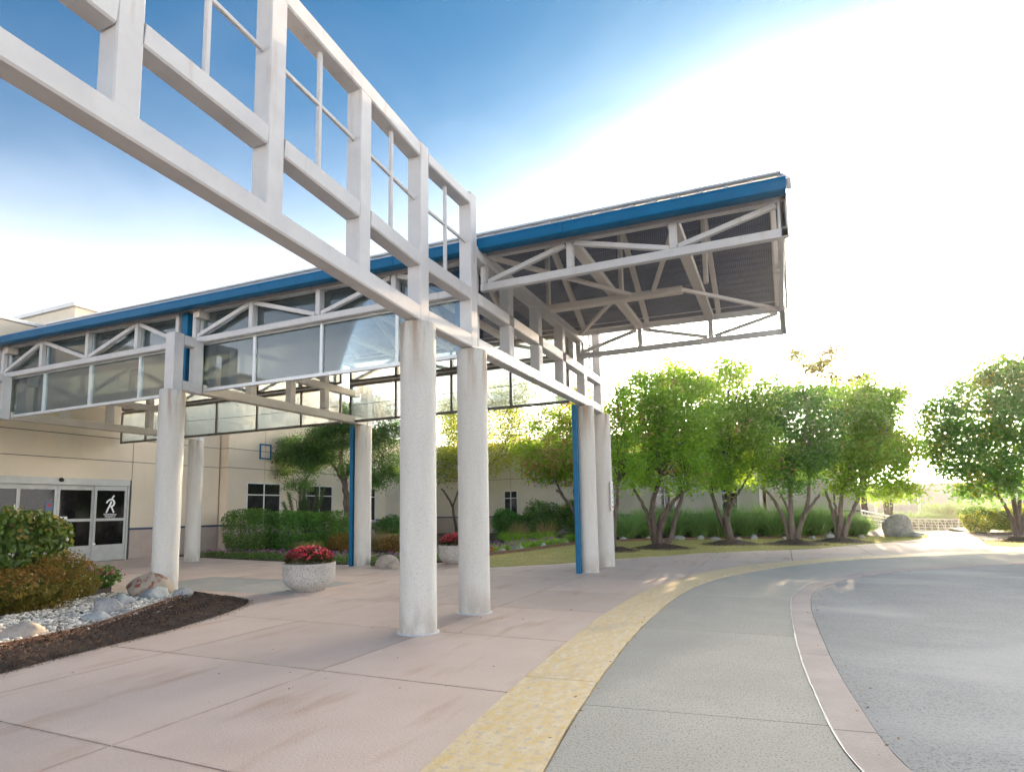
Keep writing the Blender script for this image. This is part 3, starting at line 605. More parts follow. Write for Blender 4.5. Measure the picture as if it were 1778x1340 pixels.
# ---------------------------------------------------------------- big lattice frame along x=0
def ztilt(z, y): return z*(1+.0165*max(0, -1.45-y))
lf = root('lattice_frame', (0, -1.45, HC), 'tall white steel lattice frame striding out over the columns towards the driveway', 'steel frame')
py_ = [-7.87,-6.57,-5.27,-3.93,-2.65,-1.45,-.09]
for i, y in enumerate(py_):
    zt = (6.13 if i < 5 else 6.165)
    MB().beam((0,y,ztilt(3.82 if i not in (5,6) else 3.79,y)), (0,y,ztilt(zt-.04 if i < 5 else zt,y)), .195 if i < 5 else .2, .195 if i < 5 else .2, .012, up=(1,0,0)).build('post', white, lf)
def run(z0, z1, ya, yb, name='rail'):
    zc, h = (z0+z1)/2, z1-z0
    MB().beam((0,ya,ztilt(zc,ya)), (0,yb,ztilt(zc,yb)), .2, h, .016).build(name, white, lf)
for i in range(len(py_)-1):
    a, b = py_[i]+.1, py_[i+1]-.1
    run(4.50, 4.69, a, b, 'middle_rail')
    if i == 5: run(5.97, 6.125, a, b, 'top_rail'); run(3.792, 3.985, a, b, 'bottom_rail')
    ym = (a+b)/2
    MB().beam((0,ym,ztilt(4.69,ym)), (0,ym,ztilt(5.96,ym)), .045, .045, .006, up=(1,0,0)).build('glazing_bar', white, lf)
    MB().beam((.002,a,ztilt(5.40,a)), (.002,b,ztilt(5.40,b)), .04, .042, .006).build('glazing_bar', white, lf)
run(3.792, 3.988, -8.0, -1.552, 'bottom_rail'); run(5.955, 6.15, -8.0, -1.552, 'top_rail')
# inner bays under the roof and the far outer bay
iy = [-.09, 1.27, 2.61, 3.96, 5.45]
for a, b in zip(iy[:-1], iy[1:]):
    MB().beam((0,a+.1,4.585), (0,b-.1,4.585), .2, .19, .016).build('middle_rail', white, lf)
MB().beam((0,.012,3.885), (0,5.348,3.885), .198, .195, .016).build('bottom_rail', white, lf)
MB().beam((0,.012,5.31), (0,5.348,5.31), .198, .19, .016).build('top_rail', white, lf)
for y in iy[1:-1]:
    MB().beam((0,y,3.984), (0,y,4.488), .19, .19, .016, up=(1,0,0)).build('post', white, lf); MB().beam((0,y,4.682), (0,y,5.213), .19, .19, .016, up=(1,0,0)).build('post', white, lf)
for y in (5.45, 6.8): MB().beam((0,y,3.79), (0,y,6.165), .2, .2, .016, up=(1,0,0)).build('post', white, lf)
for z0, z1, nm in ((3.792,3.985,'bottom_rail'),(4.50,4.69,'middle_rail'),(5.97,6.125,'top_rail')): MB().beam((0,5.552,(z0+z1)/2), (0,6.698,(z0+z1)/2), .2, z1-z0, .016).build(nm, white, lf)
MB().beam((0,6.12,4.69), (0,6.12,5.965), .045, .045, .006, up=(1,0,0)).build('glazing_bar', white, lf); MB().beam((.002,5.55,5.4), (.002,6.7,5.4), .04, .042, .006).build('glazing_bar', white, lf)
bo = MB()
for k in range(22):
    y = .25+k*.235
    for z in (3.80, 3.975): bo.tube([(.099,y,z),(.108,y,z)], .008, 6)
tag(bo.build('rivet_row', mat('rusty_rivets', (.10,.06,.045)), lf), kind='stuff')

# ---------------------------------------------------------------- canopy: roof, trusses, glass screens
cp = root('entrance_canopy', (-5.8, 2.8, HC), 'long entrance canopy with blue eaves, white trusses and glass screens', 'canopy')
XL, XR, YF, YB, YR = -15.95, 4.36, .18, 5.34, 2.8
ZE, ZR = 5.50, 6.95
TILT = -.016
rf = sub('roof', cp)
def roofline(y): return ZE + (ZR-ZE)*(1-abs(y-YR)/(YR-YF))
for s_, y0 in ((1, YF), (-1, YB)):
    V, Fc = [], []; nst = 40; ny = 20
    for k in range(ny*4+1):                       # corrugated deck, ribs along the roof
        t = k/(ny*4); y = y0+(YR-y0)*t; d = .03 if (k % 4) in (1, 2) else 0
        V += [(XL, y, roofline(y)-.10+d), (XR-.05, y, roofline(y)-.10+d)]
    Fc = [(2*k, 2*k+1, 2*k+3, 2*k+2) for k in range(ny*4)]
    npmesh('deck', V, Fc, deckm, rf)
    MB().add([(XL,y0,ZE),(XR,y0,ZE),(XR,YR,ZR),(XL,YR,ZR),(XL,y0,ZE-.03),(XR,y0,ZE-.03),(XR,YR,ZR-.03),(XL,YR,ZR-.03)],
             [(0,1,2,3),(7,6,5,4),(0,4,5,1),(1,5,6,2),(2,6,7,3),(3,7,4,0)]).build('roof_sheet', seamm, rf)
    x = XR-.02
    while x > XL:
        MB().beam((x, y0+s_*.01, roofline(y0)+.022), (x, YR-s_*.03, ZR+.005), .022, .045, .004).build('standing_seam', seamm, rf); x -= .405
    # fascia gutter in lengths with a bevelled top
    x0 = XL
    while x0 < XR-.1:
        x1 = min(x0+2.9, XR); yo, yi, fb_ = y0-s_*(.14 if s_ > 0 else .09), y0+s_*.02, (.15 if s_ > 0 else .03)
        prof = [(yi,ZE-fb_),(yo+s_*.03,ZE-fb_),(yo,ZE-fb_+.015),(yo,ZE-.01),(yo+s_*.05,ZE+.045),(yi,ZE+.045)]
        V = [(x0+.004,a,b) for a, b in prof]+[(x1-.002,a,b) for a, b in prof]; n_ = 6
        MB().add(V, [(i,(i+1)%n_,n_+(i+1)%n_,n_+i) for i in range(n_)]+[tuple(range(n_-1,-1,-1)),tuple(range(n_,2*n_))]).build('fascia', blue, rf); x0 = x1
MB().box(XL, XR+.02, YR-.12, YR+.12, ZR+.012, ZR+.05).build('ridge_cap', seamm, rf)
for s_, y0 in ((1, YF), (-1, YB)):
    MB().beam((XR+.03, y0, ZE-.02), (XR+.03, YR, ZR-.02), .05, .14, .006).build('rake_trim', white, rf)
def truss(yt, nodes, s_, name='truss', mm=white):
    """nodes: x positions; diagonals alternate / \\ ; s_ = side the outside is on"""
    tr = sub(name, cp); a, b = nodes[0], nodes[-1]
    MB().beam((a-.05,yt,4.875),(b+.05,yt,4.875),.10,.12,.01).build('chord', mm, tr); MB().beam((a-.05,yt,5.40),(b+.05,yt,5.40),.10,.10,.01).build('chord', mm, tr)
    for i, x in enumerate(nodes): MB().beam((x,yt,4.937),(x,yt,5.348),.10,.10,.01,up=(0,1,0)).build('strut', mm, tr)
    for i in range(len(nodes)-1):
        x0, x1 = nodes[i]+.07, nodes[i+1]-.07; z0, z1 = (4.96, 5.33) if i % 2 == 0 else (5.33, 4.96)
        MB().beam((x0,yt,z0),(x1,yt,z1),.075,.075,.008).build('diagonal', mm, tr)
    return tr
NR, NM, NL = [.03,1.44,2.92,4.29], [-6.42,-4.9,-3.28,-1.66,-.16], [-13.12,-11.56,-9.85,-8.18,-6.92]
for yt, s_ in ((.40, 1), (5.20, -1)):
    truss(yt, NR, s_); truss(yt, NM, s_); truss(yt, NL, s_); truss(yt, [-15.8,-14.6,-13.3], s_)
def screen(yg, nodes, gm, fm, zs=3.875, bars=True):
    sc_ = sub('glass_screen', cp); a, b = nodes[0], nodes[-1]
    MB().box(a-.03,b+.03,yg-.035,yg+.035,zs-.03,zs+.03).build('sill', fm, sc_); MB().box(a-.03,b+.03,yg-.03,yg+.03,4.79,4.845).build('head', fm, sc_)
    MB().box(a-.03,b+.03,yg-.03,yg+.03,4.91,4.96).build('sill', fm, sc_); MB().box(a-.03,b+.03,yg-.03,yg+.03,5.36,5.42).build('head', fm, sc_)
    for x in nodes:
        MB().box(x-.03,x+.03,yg-.033,yg+.033,zs+.031,4.789).build('mullion', fm, sc_); MB().box(x-.03,x+.03,yg-.033,yg+.033,4.961,5.359).build('mullion', fm, sc_)
    for x0, x1 in zip(nodes[:-1], nodes[1:]):
        MB().box(x0+.032,x1-.032,yg-.004,yg+.004,zs+.032,4.788).build('pane', gm, sc_); MB().box(x0+.032,x1-.032,yg-.004,yg+.004,4.962,5.358).build('pane', gm, sc_)
screen(.50, [-6.36,-4.9,-3.28,-1.66,-.17], glassf, alu); screen(.50, [-13.06,-11.56,-9.85,-8.18,-6.95], glassf, alu); screen(.50, [-15.8,-14.6,-13.2], glassf, alu)
screen(5.10, [-6.36,-4.9,-3.25,-1.64,-.22], glassb, darkalu, 3.84); screen(5.10, [-13.06,-11.40,-9.75,-8.08,-6.7], glassb, darkalu, 3.84); screen(5.10, [-15.8,-14.6,-13.2], glassb, darkalu, 3.84)
# cross frames carried by the column pairs
for xc in (-6.3, -12.88):
    cf = sub('cross_frame', cp)
    MB().beam((xc,.46,3.888),(xc,5.69,3.888),.19,.19,.014).build('chord', tan, cf); MB().beam((xc,.53,4.60),(xc,5.30,4.60),.16,.17,.014).build('chord', tan, cf); MB().beam((xc,.3,5.32),(xc,5.3,5.32),.16,.16,.014).build('chord', tan, cf)
    for y in (1.7, 2.85, 4.0): MB().beam((xc,y,3.984),(xc,y,4.514),.17,.17,.014,up=(1,0,0)).build('post', tan, cf); MB().beam((xc,y,4.686),(xc,y,5.239),.17,.17,.014,up=(1,0,0)).build('post', tan, cf)
    bk = sub('bracket', cp)
    MB().beam((xc,-.13,3.79),(xc,-.13,4.875),.22,.24,.016,up=(1,0,0)).build('post', white, bk); MB().beam((xc,.34,3.79),(xc,.34,4.812),.2,.16,.016,up=(1,0,0)).build('post', white, bk)
    MB().beam((xc,-.008,3.888),(xc,.258,3.888),.2,.19,.014).build('rail', white, bk); MB().beam((xc,-.008,4.775),(xc,.258,4.775),.2,.19,.014).build('rail', white, bk)
    bk = sub('bracket', cp)
    MB().beam((xc,5.70,3.79),(xc,5.70,4.875),.22,.24,.016,up=(1,0,0)).build('post', white, bk); MB().beam((xc,5.40,4.775),(xc,5.578,4.775),.2,.19,.014).build('rail', white, bk)
# tie beams, rafters, ridge line, plan bracing
for x in (1.44, 2.92, -1.66, -3.28, -4.9, -8.18, -9.85, -11.56):
    MB().beam((x,.46,5.40),(x,5.14,5.40),.17,.10,.01).build('tie_beam', tan, cp)
for x in (.2, 1.62, 3.1, 4.22, -1.5, -3.1, -4.75, -6.1, -8, -9.7, -11.4, -12.7):
    for s_, y0 in ((1, YF+.25), (-1, YB-.25)):
        MB().beam((x,y0,roofline(y0)-.20),(x,YR-s_*.06,ZR-.22),.09,.14,.01).build('rafter', tan, cp)
    MB().beam((x,YR,ZR-.28),(x,YR,5.3),.08,.08,.01,up=(1,0,0)).build('king_post', tan, cp)
MB().beam((.25,YR,5.235),(2.7,YR,5.235),.16,.13,.012).build('centre_beam', tan, cp)
for a, b in (((2.62,YR,5.27),(4.2,5.14,5.40)),((1.5,YR,5.27),(.12,5.14,5.38)),((.12,.46,5.38),(1.8,YR-.05,5.27)),((2.2,YR-.05,5.27),(2.92,.5,5.34))):
    MB().beam(a, b, .07, .07, .008).build('brace', tan, cp)
MB().beam((4.31,.4,4.82),(4.31,.4,5.45),.10,.10,.01,up=(0,1,0)).build('end_post', white, cp); MB().beam((4.31,5.2,4.82),(4.31,5.2,5.45),.10,.10,.01,up=(0,1,0)).build('end_post', white, cp)
MB().beam((4.29,.46,5.41),(4.29,5.14,5.41),.09,.09,.01).build('end_tie', white, cp)
# blue posts
for x, y, z0 in ((-6.68,.42,3.9),(-.5,.62,3.9),(-6.57,5.45,0),(-.14,5.27,0)):
    MB().beam((x,y,z0),(x,y,5.36 if z0 else 3.78),.17 if z0 else .11,.17 if z0 else .11,.01,up=(1,0,0)).build('blue_post', blue, cp)
# hanging cable and bird net
MB().tube([(-12.6,3.9,4.08),(-9,3.9,4.03),(-5,3.9,4.02),(0,3.9,4.1)], .006, 5).build('cable', black, cp)
net = MB(); wire = .0010
def wires(o, u, v, lu, lv, st=.027):
    o, u, v = Vector(o), Vector(u).normalized(), Vector(v).normalized(); nrm = u.cross(v)
    for d, e, ld, le in ((u, v, lu, lv), (v, u, lv, lu)):
        k = 0.0
        while k <= le:
            a = o+e*k; b = a+d*ld
            net.add([a+e*wire, a-e*wire*.5+nrm*wire, a-e*wire*.5-nrm*wire, b+e*wire, b-e*wire*.5+nrm*wire, b-e*wire*.5-nrm*wire], [(0,1,4,3),(1,2,5,4),(2,0,3,5)]); k += st
wires((.05,.345,4.82),(1,0,0),(0,0,1),4.25,.62); wires((.12,.36,4.80),(1,0,0),(0,1,0),4.2,4.8); wires((.10,.2,3.99),(0,1,0),(0,0,1),5.1,1.3)
tag(net.build('bird_net', mat('pale_net_wire', (.3,.29,.28), rough=.5), cp), kind='stuff')

# the roof and upper truss chords climb very slightly towards the building
def all_under(o):
    for c in o.children: yield c; yield from all_under(c)
for o_ in all_under(cp):
    if o_.type != 'MESH': continue
    og = origin_of(o_); a_ = np.empty(len(o_.data.vertices)*3, np.float32); o_.data.vertices.foreach_get('co', a_); a_ = a_.reshape(-1, 3)
    a_[:, 2] += TILT*(a_[:, 0]+og.x)*np.clip((a_[:, 2]+og.z-4.97)/.35, 0, 1)
    o_.data.vertices.foreach_set('co', a_.ravel()); o_.data.update()

# ---------------------------------------------------------------- small sign on the last column
sg = root('column_sign', (0.2, 6.93, 1.5), 'small narrow white sign with red marks fixed to a column side', 'sign')
SX = RC+.012
c_ = P(1062, 872, 6.9)
MB().box(.215,.245,6.83,7.0,1.36,2.08).build('board', paperm, sg)
for z, h, wdt, mm in ((2.01,.035,.07,redm),(1.955,.03,.06,redm),(1.89,.035,.05,inkm),(1.82,.06,.07,inkm),(1.77,.03,.05,redm),(1.68,.06,.05,inkm),(1.57,.06,.06,inkm),(1.45,.05,.10,redm),(1.375,.015,.12,redm)):
    MB().box(.245,.247,6.915-wdt/2,6.915+wdt/2,z-h/2,z+h/2).build('mark', mm, sg)

# ---------------------------------------------------------------- planters
def planter(c, lb, flb, Rr=.47):
    t = root('planter', c, lb, 'planter', 'round concrete planters')
    MB().lathe([(Rr*.62,0),(Rr*.64,.035),(Rr*.70,.05),(Rr*.86,.10),(Rr*.97,.19),(Rr,.28),(Rr,.46),(Rr*1.02,.475),(Rr*1.02,.505),(Rr*.93,.51),(Rr*.92,.42),(.02,.42)], c, 48).build('bowl', aggr, t, smooth=True)
    MB().lathe([(Rr*.9,.41),(Rr*.7,.45),(.02,.47)], c, 24).build('soil', dirt, t, smooth=True)
    f = root('flowering_plant', (c[0], c[1], .44), flb, 'flowers')
    n = 1900; th = RNG.uniform(0, 6.283, n); r_ = np.sqrt(RNG.uniform(0, 1, n))*Rr*.93; top = .27*np.sqrt(np.maximum(0, 1-(r_/(Rr*.98))**2))+.06
    h = top*RNG.uniform(.35, 1.02, n); C = np.c_[c[0]+r_*np.cos(th), c[1]+r_*np.sin(th), .46+h]
    v, fc = leafquads(C, .065, .5, .7); npmesh('foliage', v, fc, leafmat('dark_begonia_leaf', (.03,.035,.012), (.09,.08,.025), (.14,.09,.03), .3), f)
    n = 800; th = RNG.uniform(0, 6.283, n); r_ = np.sqrt(RNG.uniform(0, 1, n))*Rr*.93; top = .28*np.sqrt(np.maximum(0, 1-(r_/(Rr*.98))**2))+.07
    C = np.c_[c[0]+r_*np.cos(th), c[1]+r_*np.sin(th), .465+top*RNG.uniform(.8, 1.05, n)]
    v, fc = leafquads(C, .042, .6, .85); npmesh('blossoms', v, fc, leafmat('red_pink_blossom', (.42,.008,.03), (.75,.10,.15), (.7,.08,.10), .3), f)
planter((-4.12, 1.20, 0), 'round washed concrete planter in the open, just left of the nearest column', 'red and pink begonias in the planter in the open')
planter((-4.1, 6.75, 0), 'round washed concrete planter seen between the two nearest columns', 'red and pink begonias in the planter between the nearest columns')

# ---------------------------------------------------------------- rocks
def rock(px0, px1, ptop, pbase, m, label, cat='rock', seed=0, name='rock', sub_=3, amp=.22, group=None, flat=1.0, ymid=.22, dist=None):
    b = G((px0+px1)/2, pbase) if dist is None else P((px0+px1)/2, pbase, dist)
    d = depth(b); wd = (px1-px0)/F*d/2; hz = (pbase-ptop)/F*d; rg = np.random.default_rng(seed+int(px0))
    bm = bmesh.new(); bmesh.ops.create_icosphere(bm, subdivisions=sub_, radius=1)
    V = np.array([v.co[:] for v in bm.verts]); Fc = np.array([[v.index for v in f.verts] for f in bm.faces]); bm.free()
    N = V.copy(); off = np.zeros(len(V))
    for k in range(7):                            # cut by random planes: facets like broken stone
        q = rg.normal(size=3); q /= np.linalg.norm(q); h = rg.uniform(.62, .9); dt = V@q; ex = np.maximum(0, dt-h); V = V - ex[:, None]*q*.85
    for k in range(4):
        q = rg.normal(size=3)*(2+k); off += np.sin(V@q+rg.uniform(0, 6))*amp/(1.6**k)*.5
    V = V*(1+off[:, None]*.6); V = V/np.abs(V).max(0)
    V[:, 2] = np.maximum((V[:, 2]+ymid)/(1+ymid), -.25); V *= np.array([wd, wd*rg.uniform(.7, .95)*flat, hz])
    a = rg.uniform(-.3, .3)+CYAW; Rm = np.array([[math.cos(a), -math.sin(a), 0], [math.sin(a), math.cos(a), 0], [0, 0, 1]]); V = V@Rm.T
    dv = np.array([b.x-CPOS.x, b.y-CPOS.y, 0]); dv /= np.linalg.norm(dv)
    V = V + np.array([b.x, b.y, b.z]) + dv*wd*.6
    ob = npmesh(name, V, Fc, m, None, origin=(b.x+dv[0]*wd*.6, b.y+dv[1]*wd*.6, b.z), smooth=True)
    md = ob.modifiers.new('edges', 'EDGE_SPLIT'); md.split_angle = R(32)
    return tag(ob, label, cat, group)
gl = 'stones in the pebble bed'
rock(218,300,994,1038,rockr,'rust streaked tan boulder against the column in the pebble bed','boulder',1,'boulder',4,.2,gl)
rock(240,297,1019,1041,rockb,'dark bluish grey rock leaning on the rust streaked boulder','rock',2,group=gl)
rock(299,338,1021,1040,rockg,'pale grey rock at the right tip of the pebble bed','rock',3,group=gl)
rock(200,232,1029,1052,rockb,'small rounded bluish stone left of the rust streaked boulder','rock',4,group=gl,amp=.08)
rock(156,219,1034,1068,rockg,'tall angular grey rock in the middle of the pebble bed','rock',5,group=gl)
rock(142,197,1064,1080,rockb,'flat bluish slab stone near the mulch edging','rock',6,group=gl,amp=.1)
rock(204,236,1058,1070,rockg,'low dark stone half sunk in pebbles beside the angular grey rock','rock',7,group=gl,amp=.1)
rock(3,72,1083,1111,rockt,'smooth tan rock at the left edge of the pebble bed','rock',8,group=gl,amp=.06)
gr = 'stones lining the lawn edge'
rr = [(864,879,951,961,rockt,'small tan stone at the near end of the lawn edging'),(884,910,944,957,rockg,'larger layered grey stone near the tan stone at the lawn edging'),(934,949,941,951,rockb,'bluish stone midway along the lawn edging'),(958,975,938,946,rockg,'grey stone next to the rounded one by the blue post'),(973,988,935,945,rockb,'rounded stone nearest the blue post'),
      (1074,1090,931,939,rockg,'low flat stone just right of the sign column'),(1121,1131,931,938,rockt,'small pale stone left of the widest spreading tree trunk'),(1167,1191,929,938,rockg,'broad grey stone right of the widest spreading tree trunk'),(1211,1223,929,937,rockb,'little bluish stone in front of the bright daylilies'),(1232,1251,931,938,rockg,'rounded grey stone left of the leaning forked trunk'),(1279,1288,932,938,rockt,'tiny tan stone at the foot of the leaning forked trunk'),(1301,1316,927,937,rockg,'upright grey stone between two mulch mounds'),(1358,1368,930,937,rockt,'small tan stone by the third mulch mound'),(1402,1418,930,937,rockg,'low grey stone between the last two mulch mounds'),(1431,1453,927,936,rockb,'bluish flat stone left of the last mulch mound'),(1488,1502,928,935,rockt,'pale stone near the tip of the lawn')]
for i, (a, b, t, z, m_, lb) in enumerate(rr): rock(a, b, t, z, m_, lb, 'rock', 20+i, sub_=2, amp=.12, group=gr)
rock(1531,1585,892,932,rockg,'large pointed grey boulder at the tip of the lawn before the railing','boulder',51,'boulder',4,.3)
rock(1580,1601,923,933,rockb,'small dark stone at the right foot of the large pointed boulder','rock',52)
rock(651,694,963,985,rockt,'long smooth pale rock at the flower bed right of the blue post column','rock',60,amp=.05,group='pale rocks at the flower bed')
rock(672,698,973,987,rockt,'shorter round rock in front of the long smooth pale rock','rock',61,amp=.05,group='pale rocks at the flower bed')
le = MB(); ep = resample(spline([(-4.45,9.4),(-4.05,11.2),(-3.80,13.5),(-3.48,15.6),(-2.43,17.2),(-1.0,18.42),(1.5,19.63),(4.4,20.63),(6.6,21.83)], 6), 70)
le.add([(x, y, 0) for x, y in ep]+[(x, y, .1) for x, y in ep]+[(x-.03, y+.02, .1) for x, y in ep], [(i,i+1,71+i,70+i) for i in range(69)]+[(70+i,71+i,141+i,140+i) for i in range(69)])
tag(le.build('lawn_edging', edgem), 'thin dark brown edging strip along the back of the lawn', 'edging')
fl = root('marker_flag', (-4.25,9.9,0), 'tiny red marker flag at the lawn edge behind the second column', 'flag')
q = G(855, 962); MB().tube([(q.x,q.y,0),(q.x,q.y,.24)], .006, 5).build('stick', pole, fl); MB().box(q.x-.06,q.x+.02,q.y-.004,q.y+.004,.10,.24).build('pennant', mat('red_flag', (.6,.05,.02)), fl)

# ---------------------------------------------------------------- leaves and plants
LM = {
 'maple': leafmat('maple_leaf', (.05,.145,.02), (.16,.34,.045), (.54,.82,.07), .6),
 'dark': leafmat('dark_maple_leaf', (.03,.10,.028), (.095,.225,.055), (.30,.60,.08), .52),
 'lit': leafmat('sunlit_yellow_green_leaf', (.13,.19,.02), (.28,.33,.05), (.65,.68,.08), .55),  # yellow-green leaf, also stands in for sunlit crown edges and tips
 'locust': leafmat('locust_leaflet', (.03,.085,.03), (.085,.19,.055), (.26,.46,.08), .4),
 'seed': leafmat('peach_seed_cluster', (.40,.21,.07), (.62,.38,.16), (.66,.40,.14), .35),
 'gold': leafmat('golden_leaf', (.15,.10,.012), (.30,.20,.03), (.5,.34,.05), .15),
 'shrub': leafmat('shrub_leaf', (.038,.095,.02), (.11,.22,.045), (.24,.44,.06), .4),
 'big': leafmat('broad_shrub_leaf', (.03,.07,.012), (.105,.17,.028), (.24,.33,.04), .35, .38),
 'bigtip': leafmat('yellowed_shrub_leaf', (.16,.15,.03), (.38,.27,.09), (.42,.34,.06), .35),
 'juniper': leafmat('juniper_spray', (.075,.075,.012), (.20,.18,.025), (.25,.22,.03), .35),
 'junrust': leafmat('rusty_juniper_spray', (.15,.08,.015), (.30,.16,.03), (.28,.15,.03), .35),
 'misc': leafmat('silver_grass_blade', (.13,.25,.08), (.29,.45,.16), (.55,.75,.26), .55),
 'day': leafmat('daylily_blade', (.12,.28,.025), (.28,.46,.06), (.48,.7,.08), .45),
 'dry': leafmat('dry_grass_blade', (.2,.16,.06), (.40,.32,.14), (.45,.34,.14), .4),
 'needle': leafmat('pine_needle', (.035,.075,.03), (.085,.14,.05), (.14,.22,.07), .3),
 'purple': leafmat('purple_blossom', (.30,.06,.30), (.55,.20,.50), (.5,.15,.45), .3),
 'pink': leafmat('pink_blossom', (.50,.03,.14), (.80,.30,.40), (.7,.2,.3), .3),
}
def cluster_pts(lobes, per_m2, cr, shell=.5):
    """cluster centres in a set of ellipsoid lobes, denser towards the skin; lobes = (centre, rx, ry, rz)"""
    out = []
    for c, rx, ry, rz in lobes:
        n = max(6, int(per_m2*(rx*rz+rx*ry+ry*rz)*2.9))
        d = unit(RNG.normal(size=(n, 3))); r_ = shell+(1-shell)*RNG.uniform(0, 1, n)**.6; r_ *= np.where(RNG.uniform(0, 1, n) < .1, RNG.uniform(1.0, 1.38, n), RNG.uniform(.78, 1.14, n))
        out.append(np.array(c)+d*r_[:, None]*np.array([rx, ry, rz]))
        k_ = n//6; d = unit(RNG.normal(size=(k_, 3))); out.append(np.array(c)+d*(RNG.uniform(0, 1, k_)[:, None]**.6*.8)*np.array([rx, ry, rz]))
    return np.vstack(out)
def leaves_at(K, per, cr, size, upbias=.35, aspect=.6):
    n = len(K)*per; o = RNG.normal(size=(n, 3))*cr*.55; o[:, 2] *= .75; C = np.repeat(K, per, 0)+o
    return leafquads(C, size, upbias, aspect)
def lobes_px(lst, Y0, ryf=.9):
    out = []
    for l in lst:
        cx_, cy_, hw, hh = l[:4]; dy = l[4] if len(l) > 4 else 0
        c = P(cx_, cy_, Y0+dy); d = depth(c); out.append((np.array(c), hw/F*d, max(.4, (hw+hh)/2/F*d*ryf), hh/F*d))
    return out
def branch_tube(mb, a, b, r0, r1, bend=.12, n=5, seg=6):
    a, b = np.array(a, float), np.array(b, float); L_ = np.linalg.norm(b-a); q = [a]
    o = RNG.normal(size=3)*L_*bend
    for i in range(1, n): t = i/n; q.append(a+(b-a)*t+o*math.sin(math.pi*t)+RNG.normal(size=3)*L_*.015)
    q.append(b); mb.tube(q, [r0+(r1-r0)*i/n for i in range(n+1)], seg)
    return q
def tree(name, label, cat, base, stems, lobes, leaf, barkm, per=60, dens=5.0, cr=.42, size=.11, seed=0, group=None, leaf2=None, f2=.15, trunk_r=.11, shell=.45, twigs=40, aspect=.6):
    """stems: list of (list of points, r0, r1) world; lobes from lobes_px"""
    global RNG
    RNG = np.random.default_rng(100+seed)
    t = root(name, base, label, cat, group)
    K = cluster_pts(lobes, dens, cr, shell)
    tk = MB(); ends = []
    for pts, r0, r1 in stems:
        pts = spline(pts, 4) if len(pts) > 2 else pts; n_ = len(pts)
        pts = [np.array(q)+(RNG.normal(size=3)*.012 if 0 < i < n_-1 else 0) for i, q in enumerate(pts)]
        tk.tube(pts, [r0+(r1-r0)*i/(n_-1) for i in range(n_)], 9); ends += [(np.array(pts[i]), r0+(r1-r0)*i/(n_-1)) for i in range(n_//2, n_)]
    tk.build('trunk', barkm, t, smooth=True)
    bm_ = MB(); E_ = np.array([e[0] for e in ends])
    for l in lobes:                               # limbs into every lobe, then twigs to clusters
        e = ends[int(np.argmin(np.linalg.norm(E_-l[0], axis=1)))]
        q = branch_tube(bm_, e[0], l[0]+RNG.normal(size=3)*.15*l[1], max(.02, e[1]*.75), .018, .08)
        near = K[np.argsort(np.linalg.norm(K-l[0], axis=1))[:200]]
        for k in RNG.choice(len(near), min(len(near), max(4, twigs//max(1, len(lobes)))), replace=False):
            s_ = q[RNG.integers(2, len(q))]; branch_tube(bm_, s_, near[k], .016, .005, .1, 3, 4)
    bm_.build('branch', barkm, t, smooth=True)
    pick = RNG.uniform(0, 1, len(K)) < (f2 if leaf2 else 0)
    v1, f1 = leaves_at(K, per, cr, size, aspect=aspect)
    n1 = len(f1); mi = np.repeat(pick.astype(np.int32), per)
    mi = np.where(RNG.uniform(0, 1, n1) < .25, 0, mi) if leaf2 else mi
    npmesh('crown', v1, f1, [LM[leaf]]+([LM[leaf2]] if leaf2 else []), t, midx=mi)
    return t
def mound(base, r, h, seed, label=None):
    rg = np.random.default_rng(seed); n = 26; V = [(base[0], base[1], h)]; rings = 5
    for k in range(1, rings+1):
        for j in range(n):
            a = 2*math.pi*j/n; rr_ = r*k/rings*(1+.07*math.sin(3*a+seed)+rg.normal()*.02); V.append((base[0]+rr_*math.cos(a), base[1]+rr_*.95*math.sin(a), .012+h*(math.cos(math.pi*k/rings)*.5+.5)+(rg.normal()*.012 if k < rings else 0)))
    Fc = [(0, 1+j, 1+(j+1) % n) for j in range(n)]; F4 = []
    for k in range(rings-1):
        for j in range(n): a, b = 1+k*n+j, 1+k*n+(j+1) % n; F4 += [(a, a+n, b), (b, a+n, b+n)]
    ob = npmesh('mulch_mound', V, np.array(Fc+F4), mulch, None, origin=(base[0], base[1], 0), smooth=True)
    pc = unit(rg.normal(size=(500, 3))); rad = np.sqrt(rg.uniform(0, 1, 500))*r; hz = .02+h*(np.cos(math.pi*rad/r)*.5+.5)
    C = np.c_[base[0]+pc[:, 0]/np.hypot(pc[:, 0], pc[:, 1])*rad, base[1]+pc[:, 1]/np.hypot(pc[:, 0], pc[:, 1])*rad, hz]
    v, f = leafquads(C, .06, 1, .35); npmesh('chip_layer', v, f, chipm, ob)['kind'] = 'stuff'
    return tag(ob, label, 'mulch mound', 'mulch mounds under the lawn trees')
def S(Y, *pts):
    """polyline of pixel points at depth plane Y -> world"""
    return [tuple(P(x, y, Y+(k[0] if k else 0))) for x, y, *k in pts]
gt = 'small trees along the lawn'
